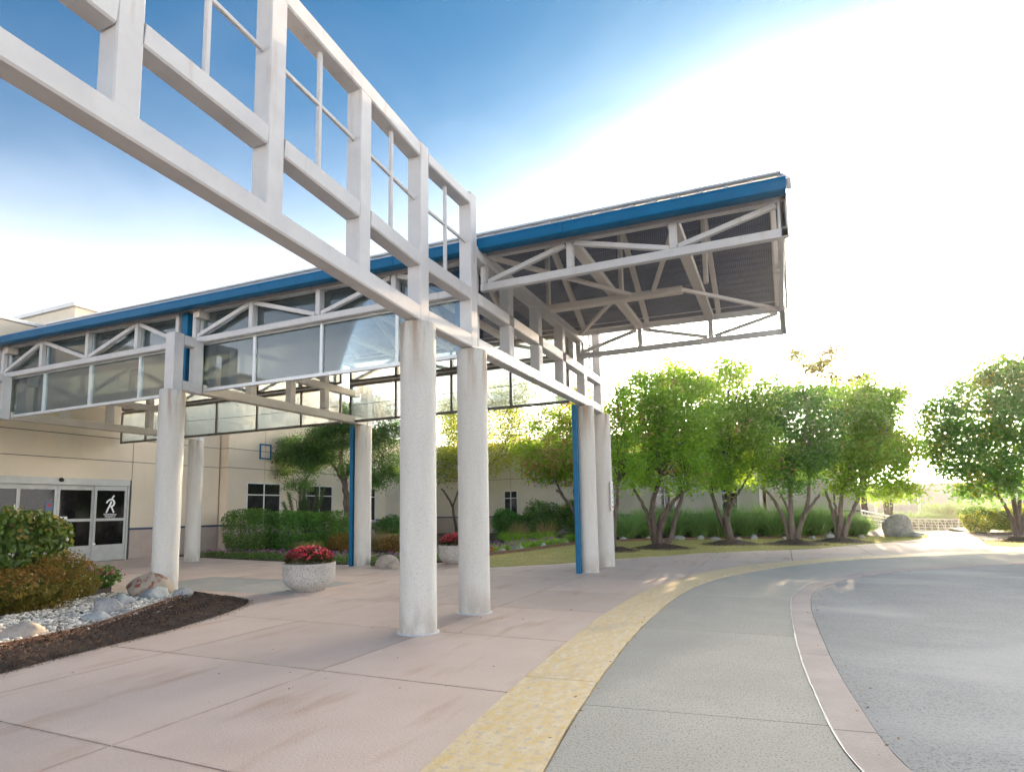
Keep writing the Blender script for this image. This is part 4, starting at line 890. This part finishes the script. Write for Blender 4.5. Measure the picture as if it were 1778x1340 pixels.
# --- tree 1: widest spreading multi-stem
Y = 14.9
stems = [(S(Y,(1140,948),(1136,915),(1132,880),(1140,850),(1148,825)),.13,.06),(S(Y,(1137,945,.1),(1129,912,.1),(1122,886,.15),(1106,858,.2),(1094,835,.3)),.10,.04),
         (S(Y,(1146,948,-.1),(1146,920,-.1),(1160,885,-.1),(1178,860,0),(1196,848,.1)),.11,.05),(S(Y,(1150,950,-.2),(1166,932,-.2),(1172,900,-.25),(1182,868,-.3),(1184,845,-.3)),.11,.05),
         (S(Y,(1144,946,.2),(1140,925,.3),(1150,892,.4),(1160,875,.5),(1158,845,.5)),.08,.035)]
tree('maple_tree','small multi stem maple nearest the columns with widely spreading stems','tree',G(1143,948),stems,
     lobes_px([(1110,712,52,52,.3),(1160,690,56,48,0),(1190,745,50,55,-.4),(1118,775,50,42,-.5),(1160,795,55,38,.4),(1094,815,32,25,.4),(1200,820,30,25,.5),(1190,668,28,28,.6),(1222,700,30,36,.5),(1150,730,50,50,0),(1135,668,24,24,.3),(1108,652,16,16,.2),(1172,640,15,20,.1),(1150,655,12,16,-.2),(1118,836,34,14,-.2),(1192,842,30,12,-.2)],Y),'maple',bark,per=62,dens=5.2,seed=1,group=gt,leaf2='seed',f2=.08,size=.125)
mound(G(1148,952),1.12,.16,1,'mulch mound under the widest spreading maple')
Y = 17.6
stems = [(S(Y,(1270,942),(1262,905),(1262,880),(1268,850),(1272,820)),.14,.06),(S(Y,(1268,938,.1),(1254,905,.1),(1243,880,.1),(1236,852,0),(1238,820,0)),.11,.05),(S(Y,(1264,895,-.05),(1270,872,-.2),(1283,855,-.3),(1290,842,-.3)),.08,.04)]
tree('maple_tree','small maple with a leaning forked trunk, second from the columns','tree',G(1268,942),stems,
     lobes_px([(1262,690,50,50,.3),(1222,745,42,60,.4),(1288,745,55,55,0),(1332,772,34,34,-1.2),(1262,808,62,36,-.3),(1300,700,40,40,.5),(1270,650,26,28,.4),(1316,815,35,25,-.5),(1322,720,34,40,.4),(1255,750,50,50,.2),(1252,634,12,18,.2),(1292,646,16,20,.1),(1318,668,16,20,.3),(1248,838,40,13,-.3)],Y),'maple',bark,per=62,dens=5.0,seed=2,group=gt,leaf2='seed',f2=.05,size=.125)
mound(G(1268,945),1.15,.17,2,'mulch mound under the leaning forked maple')
Y = 17.85
stems = [(S(Y,(1376,944),(1374,905),(1372,870),(1374,838)),.13,.06),(S(Y,(1372,942,.1),(1362,905,.1),(1344,868,.2),(1326,848,.3)),.10,.04),(S(Y,(1384,944,-.1),(1390,910,-.1),(1402,875,-.1),(1406,832,0)),.11,.05),(S(Y,(1388,918,-.1),(1400,890,-.2),(1416,868,-.3),(1424,858,-.3)),.07,.04),(S(Y,(1374,915,.2),(1366,880,.3),(1352,850,.4)),.06,.03)]
tree('maple_tree','dark leaved small maple with many upright stems, third from the columns','tree',G(1378,944),stems,
     lobes_px([(1372,705,42,32,.4),(1352,765,44,55,.2),(1398,770,46,55,-.2),(1375,812,52,32,-.4),(1420,715,32,40,.6),(1340,810,28,24,.6),(1425,770,34,44,.3),(1345,715,26,34,.6),(1342,662,14,20,.4),(1398,676,16,14,.3),(1376,844,34,12,-.3)],Y),'dark',barkl,per=66,dens=5.4,seed=3,group=gt,size=.12)
mound(G(1378,945),1.15,.17,3,'mulch mound under the dark leaved maple')
Y = 19.3
stems = [(S(Y,(1458,940),(1459,905),(1460,875),(1466,840)),.13,.06),(S(Y,(1455,938,.1),(1448,900,.1),(1440,872,.2),(1432,848,.3)),.09,.04),(S(Y,(1462,940,-.1),(1474,905,-.1),(1484,880,-.1),(1494,850,0)),.11,.05),(S(Y,(1457,905,.2),(1450,880,.3),(1447,855,.3)),.06,.03)]
tree('maple_tree','broad small maple beside the boulder, last of the row','tree',G(1458,940),stems,
     lobes_px([(1466,735,55,48,.4),(1535,745,42,50,.3),(1500,800,66,40,-.4),(1446,805,42,38,0),(1552,800,36,38,.2),(1540,695,32,24,.6),(1492,700,36,34,.8),(1582,845,20,18,.4),(1500,745,50,50,.3),(1575,770,22,34,.4),(1455,682,22,18,.3),(1505,672,14,14,.2),(1562,682,18,12,.3),(1480,846,44,13,-.3),(1545,846,30,14,0)],Y),'maple',barkl,per=64,dens=5.0,seed=4,group=gt,leaf2='lit',f2=.2,size=.125)
mound(G(1458,941),1.15,.17,4,'mulch mound under the broad maple by the boulder')
Y = 12.6
stems = [(S(Y,(1067,960),(1066,930),(1069,895),(1072,865),(1074,835)),.085,.045),(S(Y,(1066,905,.05),(1064,875,.1),(1058,848,.1)),.05,.03)]
tree('maple_tree','slim small maple directly behind the sign column','tree',G(1067,958),stems,
     lobes_px([(1078,700,28,32,.3),(1072,755,38,45,.1),(1084,805,32,34,-.2),(1056,835,24,24,.2),(1052,780,26,40,.3)],Y),'maple',bark,per=60,dens=6,seed=5,group=gt,leaf2='seed',f2=.2,cr=.36,size=.105)
mound(G(1072,957),.75,.14,5,'mulch mound beside the sign column')
Y = 19.7
stems = [(S(Y,(1014,935),(1010,915),(995,885),(978,862),(966,850)),.12,.05),(S(Y,(978,862),(968,842),(962,825)),.06,.03),(S(Y,(1012,920),(1004,890),(996,850)),.09,.04)]
tree('maple_tree','small maple covered in peach seed clusters, left of the blue post','tree',G(1012,935),stems,
     lobes_px([(955,735,42,32,.3),(922,785,36,36,.1),(965,785,46,44,-.4),(1005,730,34,42,.2),(940,820,34,20,0),(990,825,36,24,.2),(1000,780,34,40,.3),(985,690,34,24,.3)],Y),'maple',bark,per=60,dens=4.6,seed=6,group=gt,leaf2='seed',f2=.42,size=.13)
Y = 23.5
stems = [(S(Y,(794,925),(790,905),(784,875),(772,855),(766,848)),.09,.04),(S(Y,(786,880),(796,850),(806,820)),.06,.03)]
tree('locust_tree','airy yellow green tree behind the two nearest columns','tree',P(794,925,Y),stems,
     lobes_px([(800,770,44,48,0),(850,730,56,44,.4),(778,820,28,26,-.3),(872,770,40,44,.2),(895,690,46,34,.6),(780,720,40,36,.4),(850,810,34,14,.2),(800,720,40,36,.2),(860,700,50,30,.3),(905,740,34,34,.4),(775,775,34,36,-.1)],Y),'lit',bark,per=46,dens=3.6,seed=7,leaf2='locust',f2=.3,size=.13,cr=.5,aspect=.5)
Y = 12.0
stems = [(S(Y,(603,914),(602,880),(600,850),(594,815),(590,790)),.15,.09),(S(Y,(601,852),(590,825),(574,800),(556,785)),.08,.04),(S(Y,(598,835),(612,800),(635,780),(655,765)),.08,.04),(S(Y,(592,800),(596,760),(604,725)),.07,.035)]
tree('locust_tree','feathery green locust tree in front of the cream wall','tree',P(603,914,Y),stems,
     lobes_px([(588,758,50,26,0),(545,775,44,22,.2),(500,778,34,18,0),(478,800,24,14,-.2),(640,760,44,26,.2),(672,800,30,30,0),(535,808,40,12,-.3),(600,720,56,24,.4),(650,715,40,22,.3),(625,815,38,16,-.2),(520,845,28,10,-.3),(680,745,30,26,.3),(575,735,50,26,.2),(520,790,44,20,-.2),(490,822,24,12,-.1),(660,830,34,18,.1),(560,790,40,20,0)],Y),'locust',bark,per=170,dens=6.2,seed=8,size=.082,cr=.34,aspect=.42,twigs=90)
Y = 35
stems = [(S(Y,(1503,900),(1500,870),(1494,820),(1484,760)),.20,.07),(S(Y,(1497,850),(1508,790),(1514,750)),.12,.05)]
tree('ash_tree','tall thin tree behind the row, its top leaves lit by the sun','tree',P(1503,902,Y),stems,
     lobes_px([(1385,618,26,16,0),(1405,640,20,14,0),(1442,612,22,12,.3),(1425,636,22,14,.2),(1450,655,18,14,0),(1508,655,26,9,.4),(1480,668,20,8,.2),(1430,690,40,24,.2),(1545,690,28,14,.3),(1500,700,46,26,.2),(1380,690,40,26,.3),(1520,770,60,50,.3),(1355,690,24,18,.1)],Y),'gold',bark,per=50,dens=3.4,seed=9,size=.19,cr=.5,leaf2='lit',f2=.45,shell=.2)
Y = 21.2
stems = [(S(Y,(1768,938),(1766,900),(1760,870),(1756,840)),.12,.06),(S(Y,(1772,938,.1),(1778,900,.1),(1790,860,.1)),.12,.06),(S(Y,(1766,935,-.1),(1758,905,-.1),(1746,880,-.1),(1735,862,-.1)),.09,.04),(S(Y,(1775,938,.2),(1770,890,.3),(1772,850,.3)),.1,.05)]
tree('maple_tree','large layered maple at the right edge beyond the path','tree',G(1769,938),stems,
     lobes_px([(1700,672,48,46,.6),(1756,655,46,48,.3),(1800,690,50,60,.2),(1640,728,38,44,.8),(1690,745,58,52,0),(1755,740,60,60,-.6),(1655,800,44,36,.3),(1710,810,54,36,-.5),(1775,815,50,40,-.4),(1720,845,36,18,-.2),(1830,760,50,80,0),(1618,760,24,40,.8),(1690,855,24,14,.2)],Y),'dark',bark,per=66,dens=4.6,seed=10,leaf2='lit',f2=.16,size=.14)  # sun on the crown put in as scattered yellow-green leaves
mound(G(1772,940),1.0,.2,10,'mulch mound under the large maple at the right edge')
# trees far behind, seen as tops between the others
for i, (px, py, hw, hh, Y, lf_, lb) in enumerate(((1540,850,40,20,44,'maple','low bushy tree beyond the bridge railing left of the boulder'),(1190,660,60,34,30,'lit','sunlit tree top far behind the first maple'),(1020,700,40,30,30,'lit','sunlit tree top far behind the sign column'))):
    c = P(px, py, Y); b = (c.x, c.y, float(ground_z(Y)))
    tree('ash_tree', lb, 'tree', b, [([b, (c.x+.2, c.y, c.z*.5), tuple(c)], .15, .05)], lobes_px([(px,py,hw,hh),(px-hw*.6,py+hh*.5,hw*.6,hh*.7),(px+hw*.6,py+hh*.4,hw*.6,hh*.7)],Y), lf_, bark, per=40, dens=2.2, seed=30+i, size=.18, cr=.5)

def shrub(name, label, cat, c, rx, ry, rz, leaf, n, size, round_=False, stems=6, group=None, leaf2=None, f2=.1, seed=0, lump=.18, zc=None, top2=None, flat=0):
    """leafy shrub standing at c (ground), body of leaves through an uneven dome"""
    global RNG
    RNG = np.random.default_rng(400+seed); t = root(name, c, label, cat, group)
    c = np.array(c, float); d = unit(RNG.normal(size=(n, 3))); lum = np.ones(n)
    for k in range(5):
        q = RNG.normal(size=3)*(2+k); lum += np.sin(d@q+RNG.uniform(0, 6))*lump/(1+k*.5)
    r_ = (.35+.65*RNG.uniform(0, 1, n)**.45)*lum; zc_ = rz*.52 if zc is None else zc
    L_ = d*r_[:, None]; 
    if flat: L_ = np.sign(L_)*np.abs(L_)**(1-flat)
    C = c+np.array([0, 0, zc_])+L_*np.array([rx, ry, rz*.52]); C[:, 2] = np.maximum(C[:, 2], c[2]+.02+RNG.uniform(0, .05, n))
    v, f = (roundleaves(C, size, d) if round_ else leafquads(C, size, .25, .55, out=d*.8))
    mi = None
    if leaf2:
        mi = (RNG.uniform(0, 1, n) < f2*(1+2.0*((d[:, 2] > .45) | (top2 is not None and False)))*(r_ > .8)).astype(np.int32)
    npmesh('foliage', v, f, [LM[leaf]]+([LM[leaf2]] if leaf2 else []), t, midx=mi)
    sm = MB()
    for k in range(stems):
        a = RNG.uniform(0, 6.28); rr_ = RNG.uniform(.3, .8); branch_tube(sm, c+np.array([math.cos(a)*rx*.12, math.sin(a)*ry*.12, 0]), c+np.array([math.cos(a)*rx*rr_, math.sin(a)*ry*rr_, zc_+rz*.35*RNG.uniform(.2, 1)]), .016, .006, .1, 4, 5)
    sm.build('stem', bark, t, smooth=True)
    return t
# left foreground planting
shrub('leafy_shrub','big broad leaved shrub with yellowed tips by the doors at the left edge','shrub',(-8.45,-1.62,0),.98,.95,1.55,'big',8500,.085,True,14,seed=1,leaf2='bigtip',f2=.09,lump=.10,flat=.25)
shrub('juniper','low spreading juniper in front of the big leafy shrub','shrub',(-6.75,-2.3,0),.80,.85,.62,'juniper',15000,.045,seed=2,leaf2='junrust',f2=.30,lump=.2)
shrub('juniper','taller rusty juniper between the leafy shrub and the pebbles','shrub',(-7.6,-1.25,0),.78,.75,.74,'juniper',14000,.045,seed=3,leaf2='junrust',f2=.25,lump=.2)
shrub('juniper','rust coloured juniper cut off by the left edge of the view','shrub',(-6.6,-3.5,0),.75,.75,.55,'junrust',9000,.045,seed=4,leaf2='juniper',f2=.4,lump=.2)
t = shrub('flowering_plant','small clump of pink and white flowers beside the rusty juniper','flowers',tuple(G(180,1021)),.30,.28,.40,'shrub',900,.07,seed=5,stems=3)
C = np.array(G(180,1021))+RNG.normal(size=(70, 3))*np.array([.17,.15,.06])+np.array([0,0,.34]); v, f = leafquads(C, .055, .5, .9); npmesh('blossoms', v, f, LM['pink'], t)
# bed along the cream wall
shrub('hedge_shrub','clipped green shrub right beside the farthest column','shrub',(-13.35,8.35,0),.95,.85,1.62,'shrub',7500,.075,seed=6,stems=10,flat=.3,lump=.08)
shrub('hedge_shrub','dark green shrub between the clipped shrub and the dwarf pine','shrub',(-12.3,9.2,0),.95,.9,1.55,'dark',7500,.08,seed=7,stems=10,flat=.25,lump=.1)
shrub('hedge_shrub','green shrub under the first window, right of the dwarf pine','shrub',(-11.75,10.5,0),.75,.75,1.5,'shrub',5500,.08,seed=8,stems=10,flat=.2,lump=.1)
pn = root('dwarf_pine', (-12.4,9.9,0), 'dwarf pine with upright candle tips in front of the first window', 'shrub')
RNG = np.random.default_rng(88); tk = MB(); nv, nf, k0 = [], [], 0
for k in range(13):
    a = RNG.uniform(0, 6.28); rr_ = RNG.uniform(.1, .75); tip = np.array([-12.4+math.cos(a)*rr_, 9.9+math.sin(a)*rr_, RNG.uniform(1.75, 2.42)])
    b0 = np.array([-12.4+math.cos(a)*.1, 9.9+math.sin(a)*.1, .1]); q = branch_tube(tk, b0, tip, .03, .01, .06, 5, 5)
    n_ = 800; tt = RNG.uniform(.45, 1.03, n_); bs = b0+(tip-b0)*tt[:, None]+RNG.normal(size=(n_, 3))*.02; tp = bs+unit(RNG.normal(size=(n_, 3))+np.array([0,0,.9]))*.13
    v, f = blades(bs, tp, .012, 1); nv.append(v); nf.append(f+k0); k0 += len(v)
tk.build('stem', bark, pn, smooth=True); npmesh('needles', np.vstack(nv), np.vstack(nf), LM['needle'], pn)
shrub('round_shrub','dark rounded shrub below the second window by the locust trunk','shrub',(-14.2,14.2,0),.75,.7,1.15,'dark',3600,.08,seed=9,lump=.06)
shrub('round_shrub','dark rounded shrub right of the blue post column','shrub',(-13.6,17.2,0),.95,.8,1.2,'dark',3800,.09,seed=10,lump=.06)
shrub('barberry','low brown rounded shrub left of the blue post in the flower bed','shrub',(-10.1,9.4,0),.62,.6,.72,'junrust',4200,.05,seed=11,lump=.06,leaf2='juniper',f2=.5)
shrub('barberry','low brown rounded shrub right of the blue post column in the bed','shrub',(-8.4,10.0,0),.62,.6,.66,'junrust',4200,.05,seed=12,lump=.06,leaf2='dry',f2=.4)
shrub('hedge_shrub','tall dark hedge shrub below the far narrow window','shrub',(-6.9,20.6,0),1.2,.9,1.75,'shrub',7000,.10,seed=13,stems=14,lump=.12)
shrub('hedge_shrub','rounded lighter hedge shrub left of the blue post near the lawn','shrub',(-5.15,20.9,0),1.0,.9,1.95,'shrub',6500,.10,seed=14,stems=12,lump=.1,leaf2='lit',f2=.12)
shrub('hedge_shrub','smaller hedge shrub at the left end of the far hedge','shrub',(-8.6,20.0,0),.95,.8,1.5,'dark',5200,.10,seed=15,stems=10,lump=.12)
shrub('sunlit_shrub','yellow green shrub on mulch before the bridge railing','shrub',(12.5,26.6,0),1.0,.9,1.15,'lit',4800,.11,seed=16,lump=.14,leaf2='shrub',f2=.5)
shrub('sunlit_shrub','second yellow green shrub nearer the large right maple','shrub',(13.9,26.9,0),1.1,.9,1.2,'shrub',5200,.11,seed=17,lump=.12,leaf2='lit',f2=.5)

def grass_clump(name, label, cat, c, r, h, leaf, n, seed, group=None, wd=.022, spread=1.0, flow=None):
    global RNG
    RNG = np.random.default_rng(700+seed); t = root(name, c, label, cat, group)
    a = RNG.uniform(0, 6.283, n); rb = np.sqrt(RNG.uniform(0, 1, n))*r*.35; base = np.c_[c[0]+rb*np.cos(a), c[1]+rb*np.sin(a), np.full(n, c[2]+.01)]
    a2 = a+RNG.normal(size=n)*.5; out = r*RNG.uniform(.15, 1.05, n)*spread; hh = h*RNG.uniform(.45, 1.05, n)*np.sqrt(np.maximum(.15, 1-(out/(r*1.3))**2))
    tip = base+np.c_[out*np.cos(a2), out*np.sin(a2), hh]
    v, f = blades(base, tip, wd, 3, .35); npmesh('blades', v, f, LM[leaf], t)
    if flow:
        k = flow[1]; C = np.c_[c[0]+RNG.normal(size=k)*r*.5, c[1]+RNG.normal(size=k)*r*.5, c[2]+h*RNG.uniform(.7, 1.05, k)]; v, f = leafquads(C, .05, .5, .9); npmesh('blossoms', v, f, LM[flow[0]], t)
    return t
gg = 'tall ornamental grasses behind the lawn trees'
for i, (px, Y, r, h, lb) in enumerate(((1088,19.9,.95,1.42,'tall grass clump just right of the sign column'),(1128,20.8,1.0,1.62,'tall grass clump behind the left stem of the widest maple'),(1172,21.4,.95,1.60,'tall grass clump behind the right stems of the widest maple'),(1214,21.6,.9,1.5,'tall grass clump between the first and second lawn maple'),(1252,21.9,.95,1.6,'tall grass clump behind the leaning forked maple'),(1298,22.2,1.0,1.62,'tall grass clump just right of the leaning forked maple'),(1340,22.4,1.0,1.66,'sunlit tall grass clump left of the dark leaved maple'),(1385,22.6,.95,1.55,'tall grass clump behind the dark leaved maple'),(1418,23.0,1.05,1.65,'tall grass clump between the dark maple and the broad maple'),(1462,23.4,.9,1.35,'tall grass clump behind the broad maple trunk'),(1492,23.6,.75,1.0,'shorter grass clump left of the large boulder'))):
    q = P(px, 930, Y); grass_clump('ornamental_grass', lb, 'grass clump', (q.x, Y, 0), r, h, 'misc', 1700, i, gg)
dg = 'low daylily clumps at the bed edge'
for i, (px, py, r, h, lb) in enumerate(((1178,931,.62,.5,'bright daylily clump right of the widest maple stems'),(1204,931,.6,.5,'bright daylily clump left of the forked maple trunk'),(1228,930,.5,.5,'bright daylily clump behind the rounded grey stone'),(1290,931,.5,.42,'daylily clump just right of the forked maple trunk'),(1330,930,.6,.48,'daylily clump left of the dark leaved maple'),(1350,930,.5,.48,'daylily clump touching the stems of the dark leaved maple'),(1408,930,.55,.42,'daylily clump right of the dark leaved maple'),(1490,928,.7,.7,'daylily clump at the right end, near the large boulder'))):
    q = G(px, py); grass_clump('daylily', lb, 'plant', (q.x, q.y, 0), r, h, 'day', 420, 40+i, dg, wd=.03)
for i, (x, y, r, h, lf_, lb, fl_) in enumerate(((-10.6,8.2,.6,.55,'dry','wispy straw coloured grass behind the open planter',None),(-9.4,10.6,.65,.85,'dry','tall feathery dry grass left of the blue post column',None),(-11.2,9.0,.5,.5,'day','yellow green grass at the foot of the dwarf pine',None),(-8.9,11.6,.6,.8,'day','green grass tuft behind the blue post column',None),(-7.4,10.2,.6,.7,'dry','dry grass tuft right of the blue post column',None),(-6.3,10.9,.6,.75,'day','yellowing grass between column and nearest column',None),(-6.3,15.5,.8,.62,'day','bright grass clump left of the far hedge',None),(-5.2,16.2,.75,.6,'day','bright grass clump in front of the far hedge',None),(-7.0,17.8,.6,.95,'dry','tall dry grass stalks before the dark hedge',None),(-5.9,18.4,.6,.95,'dry','dry grass stalks before the rounded hedge shrub',None),(-9.0,17.0,.6,.7,'dry','dry grass tuft behind the second nearest column',None),(-4.3,17.4,.55,.4,'day','low grass clump beside the lawn edging stones',None))):
    grass_clump('grass_clump', lb, 'grass clump', (x, y, .016), r, h, lf_, 520, 60+i, wd=.014)
# ground cover of purple flowers
def cover(name, poly, n, h, leaf, fl_, nf, size=.05, z0=.016):
    p = scatter(poly, n); C = np.c_[p, z0+RNG.uniform(0, h, n)]; v, f = leafquads(C, size, .5, .5)
    p2 = scatter(poly, nf); C2 = np.c_[p2, z0+h*RNG.uniform(.8, 1.25, nf)]; v2, f2 = leafquads(C2, .05, .6, .9)
    tag(npmesh(name, np.vstack([v, v2]), np.vstack([f, f2+len(v)]), [LM[leaf], LM[fl_]], midx=np.r_[np.zeros(n), np.ones(nf)]), kind='stuff')
cover('flower_cover', [(-14.6,7.0),(-13.9,6.72),(-10,6.16),(-6.85,5.68),(-5.3,5.45),(-5.05,6.6),(-6,7.2),(-8,7.7),(-11,7.8),(-13.5,7.6)], 11000, .20, 'shrub', 'purple', 600)
cover('flower_cover', [(-5.05,6.7),(-4.5,7.6),(-4.5,9.6),(-4.2,11),(-4.6,12.4),(-6,12.5),(-7,9),(-6.6,7.4)], 6000, .22, 'day', 'purple', 520)
cover('flower_cover', [(-4.2,11),(-3.95,13.5),(-3.7,15.5),(-4.6,15.6),(-5.6,13.2)], 4200, .25, 'day', 'purple', 220, .07)
# distant weeds before the sound wall
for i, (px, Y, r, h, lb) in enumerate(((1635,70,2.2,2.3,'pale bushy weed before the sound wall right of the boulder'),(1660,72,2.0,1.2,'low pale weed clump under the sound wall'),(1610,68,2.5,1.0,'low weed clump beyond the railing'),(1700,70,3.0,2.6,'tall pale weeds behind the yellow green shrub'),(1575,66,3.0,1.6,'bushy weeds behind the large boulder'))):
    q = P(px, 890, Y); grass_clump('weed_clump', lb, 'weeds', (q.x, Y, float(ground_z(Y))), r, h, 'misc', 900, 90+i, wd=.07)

# dry leaves and grit blown over the paving and along the border stones
RNG = np.random.default_rng(55)
lp = np.vstack([scatter([(-8,5.2),(-2.6,5.8),(1.6,11.2),(5,13.6),(6,12.2),(3.2,8.2),(1.6,3),(1.7,-4.5),(-2.4,-4.6),(-3.6,-.6)], 170), resample(BR, 260)+RNG.normal(size=(260, 2))*np.array([.06,.06])+np.array([.03,0]), resample(YO, 160)+RNG.normal(size=(160, 2))*.05, scatter([(-3.4,6.7),(-.3,8.9),(2.0,11.9),(5,14.1),(6.2,16.2),(6.4,15.6),(2.4,11.2),(-.2,8.3)], 160)])
v, f = leafquads(np.c_[lp, np.full(len(lp), .009)], .035, 2.2, .5); tag(npmesh('leaf_litter', v, f, mat('dry_leaf', (.16,.08,.03), (.34,.20,.09), 2, .9, island=.5)), kind='stuff')

# ---------------------------------------------------------------- sound wall, railing, poles
sw = root('sound_wall', (20,80,0), 'long grey highway sound wall of stacked concrete planks behind the railing', 'wall')
for k in range(-9, 6):
    x0 = 19.3+k*4.62
    MB().box(x0-.16, x0+.16, 79.8, 80.2, -.6, 3.75).build('post', soundpost, sw)
    for j in range(5): MB().box(x0+.17, x0+4.45, 79.95, 80.1, -.5+.82*j+.012, .32+.82*j).build('plank', soundm, sw)
    MB().box(x0+.161, x0+4.459, 80.0, 80.08, -.6, 3.6).build('backing', soundm, sw)
    MB().box(x0+.17, x0+4.45, 79.9, 80.15, 3.605, 3.70).build('coping', soundm, sw)
rl = root('bridge_railing', (9,40,0), 'white pedestrian bridge railing with curved bars beyond the boulder', 'railing')
A3 = [P(1498,917,31), P(1530,917,40), P(1573,917,50), P(1630,919,52), P(1690,922,54), P(1730,925,55)]
RB = [np.array((A3[0].x, A3[0].y, .02)), np.array((A3[1].x, A3[1].y, -.35)), np.array((A3[2].x, A3[2].y, -.85)), np.array((A3[3].x, A3[3].y, -1.0)), np.array((A3[4].x, A3[4].y, -1.08)), np.array((A3[5].x, A3[5].y, -1.12))]
for i in range(5):
    a, b = RB[i], RB[i+1]
    for z, r_ in ((1.0,.05),(.78,.03),(.55,.03),(.32,.03),(.1,.035)): MB().tube([a+[0,0,z], b+[0,0,z]], r_, 6).build('rail', railm, rl)
    nseg = 5 if i else 7
    for k in range(nseg):
        q0 = a+(b-a)*k/nseg; q1 = a+(b-a)*(k+1)/nseg
        MB().beam(q0+[0,0,0], q0+[0,0,1.0], .07, .05, .006, up=(1,0,0)).build('baluster', railm, rl)
        MB().tube([q0+(q1-q0)*t+[0,0,.1+.86*math.cos(t*math.pi/2)] for t in (0,.2,.4,.6,.8,1)], .026, 5).build('curved_bar', railm, rl)
for px, lb in ((1537.5,'left one of two thin dark posts beyond the railing'),(1543,'right one of two thin dark posts beyond the railing')):
    q = P(px, 893, 46); tag(MB().tube([(q.x,q.y,-.8),(q.x,q.y,2.6)], .10, 8).build('dark_post', pole, origin=(q.x,q.y,-.8)), lb, 'post', 'thin dark posts')

# ---------------------------------------------------------------- evening haze
hz = MB().box(-70, 90, -40, 130, -2.6, 16).build('haze', None)
hz.data.materials.clear()
hm = bpy.data.materials.new('haze_air'); hm.use_nodes = True; ht = hm.node_tree; ht.nodes.remove(ht.nodes['Principled BSDF'])
pv = ht.nodes.new('ShaderNodeVolumePrincipled'); pv.inputs['Color'].default_value = (1, .95, .85, 1); pv.inputs['Density'].default_value = .00032; pv.inputs['Anisotropy'].default_value = .86
ht.links.new(pv.outputs[0], ht.nodes['Material Output'].inputs['Volume']); hz.data.materials.append(hm); hz['kind'] = 'stuff'
